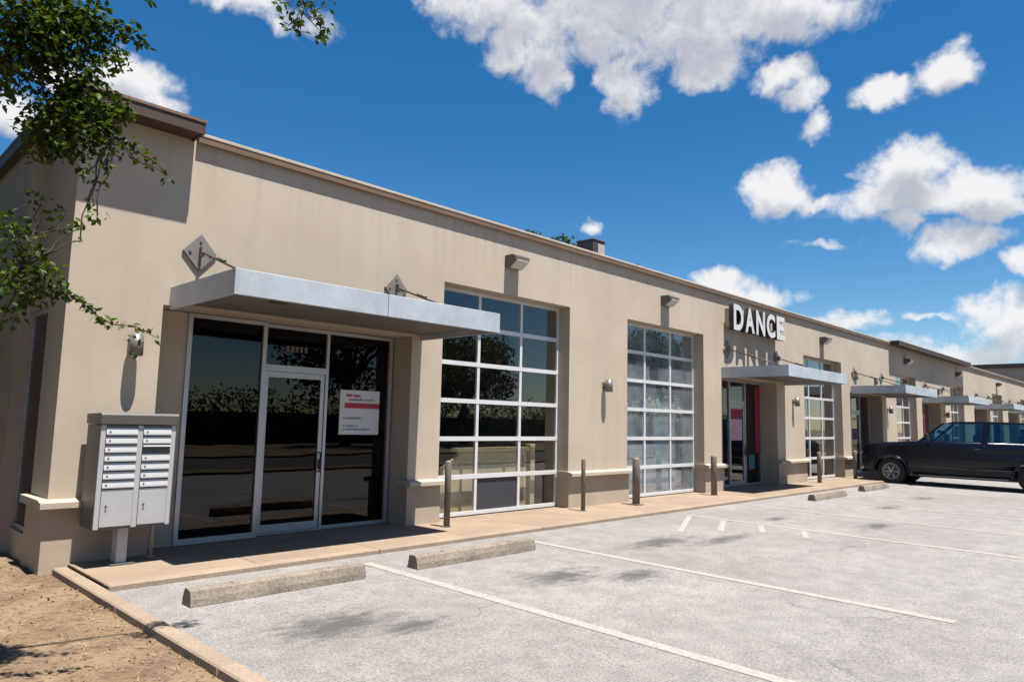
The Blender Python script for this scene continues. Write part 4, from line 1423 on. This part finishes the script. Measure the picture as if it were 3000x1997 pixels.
# trees across the street, seen in the window glass
proto = far_tree((-6, -19, 0.05), 9.0, 4.2, 'broad dark tree across the street, reflected in the shop glass', 9, 'trees across the street', 5200, .34)
for i, (x, y, s, lb) in enumerate(((4, -23, .7, 'small dark tree across the street, reflected beside the gap of sky'), (24, -19, 1.0, 'dark tree across the street, reflected in the notice window'),
                               (31, -19, .82, 'wide dark tree across the street, reflected left in the first overhead door'), (36, -22, .95, 'tallest dark tree across the street, reflected in the first overhead door'),
                               (50, -18.5, 1.05, 'dark tree across the street, reflected right in the first overhead door'), (58, -21, 1.2, 'dark tree across the street, reflected in the second overhead door'),
                               (66, -20, 1.1, 'dark tree across the street, reflected in the shop with posters'))):
    c = copy_tree(proto)
    c.location = (x, y, .05)
    c.scale = (s, s, s)
    c.rotation_euler = (0, 0, i * 1.3)
    c['label'] = lb
# clipped hedge along the far side of the street
rr = random.Random(31)
hedge = MB().box(-31, 105, -24.9, -24.1, 0.0, 2.0)
for i in range(150):
    hx = -30 + i * .9
    leaf_cloud(hedge, (hx, -24.5 + rr.uniform(-.4, .4), 1.5 + rr.uniform(-.2, .5)), .9, .8, 1.9, 380, .24, rr)
one('hedge', hedge, 'leaf_far', 'long dark hedge across the street, a black band in the shop glass', 'hedge')

# ------------------------------------------------------------------ unseen shrubs and trees, added to block light and darken the end wall
far_tree((-1.1, 10.2, .05), 8.5, 2.5, 'unseen tree added left of the frame to shade the end wall', 41, 'trees added to shade the end wall', 15000, .11)
far_tree((-2.6, 14.5, .05), 9.0, 3.4, 'farther unseen tree added left of the frame to shade the end wall', 42, 'trees added to shade the end wall', 14000, .13)
sh = thing('shade_shrub', 'unseen dense dark bush added at the far left to shade the end wall', 'shade_shrub', (.35, 13.2, .05))
rr = random.Random(9)
cr = MB()
for k in range(40):
    leaf_cloud(cr, (.1 + rr.uniform(-1.6, .9), 13.0 + rr.uniform(-2.4, 4.5), 1.6 + rr.uniform(-1.2, 2.6)), .65, .65, .6, 330, .12, rr)
cr.build('foliage', 'leaf', sh, {'kind': 'stuff'})
sh2 = thing('shade_shrub', 'tall leafy bush added left of the frame to darken the end wall, green in its window', 'shade_shrub', (.3, 10.3, .05))
cr2 = MB()
for k in range(34):
    leaf_cloud(cr2, (.15 + rr.uniform(-.9, .75), 10.3 + rr.uniform(-1.0, 1.3), 1.9 + rr.uniform(-1.6, 2.3)), .5, .5, .5, 300, .10, rr)
cr2.build('foliage', 'leaf', sh2, {'kind': 'stuff'})
MB().tube([(.3, 10.3, .02), (.25, 10.3, .9), (.15, 10.4, 2.4)], [.08, .06, .02], 8).build('stem', 'bark', sh2)
MB().tube([(.35, 13.2, .02), (.3, 13.3, .8), (.2, 13.4, 1.8)], [.07, .05, .02], 8).build('stem', 'bark', sh)

# ------------------------------------------------------------------ litter on the planting bed
def litter():
    rr = random.Random(15)
    st_, lf, pb = MB(), MB(), MB()
    for _ in range(2600):
        x = 2.12 - abs(rr.gauss(0, 1.0))
        y = rr.uniform(2.2, 9.2)
        if x < -1:
            continue
        z = dirt_z(x, y) + .006
        a = rr.uniform(0, math.pi)
        k = rr.random()
        if k < .45:
            L = rr.uniform(.02, .08)
            w = rr.uniform(.0015, .003)
            d = Vector((math.cos(a), math.sin(a), rr.uniform(-.1, .25))) * L
            n = Vector((-math.sin(a), math.cos(a), 0)) * w
            p = Vector((x, y, z))
            st_.quad(p - n, p + n, p + d + n * .4, p + d - n * .4)
        elif k < .75:
            leaf(lf, Vector((x, y, z + .006)), rr.uniform(.015, .04), rr)
        else:
            r = rr.uniform(.003, .011)
            vs = [pb.bm.verts.new((x + r * math.cos(q) * rr.uniform(.8, 1.2), y + r * math.sin(q) * rr.uniform(.8, 1.2), z - .003)) for q in (0, 1.26, 2.5, 3.77, 5.0)]
            tp = pb.bm.verts.new((x, y, z + r * .7))
            for q in range(5):
                pb.bm.faces.new((vs[q], vs[(q + 1) % 5], tp))
    tag(st_.build('straw_litter', 'straw'), 'pale dry straw scattered over the brown planting bed', 'straw', kind='stuff')
    tag(lf.build('leaf_litter', 'dead_leaf'), 'brown dead leaves scattered over the planting bed', 'leaf litter', kind='stuff')
    tag(pb.build('gravel', 'pebble'), 'small tan pebbles scattered over the planting bed', 'gravel', kind='stuff')


litter()
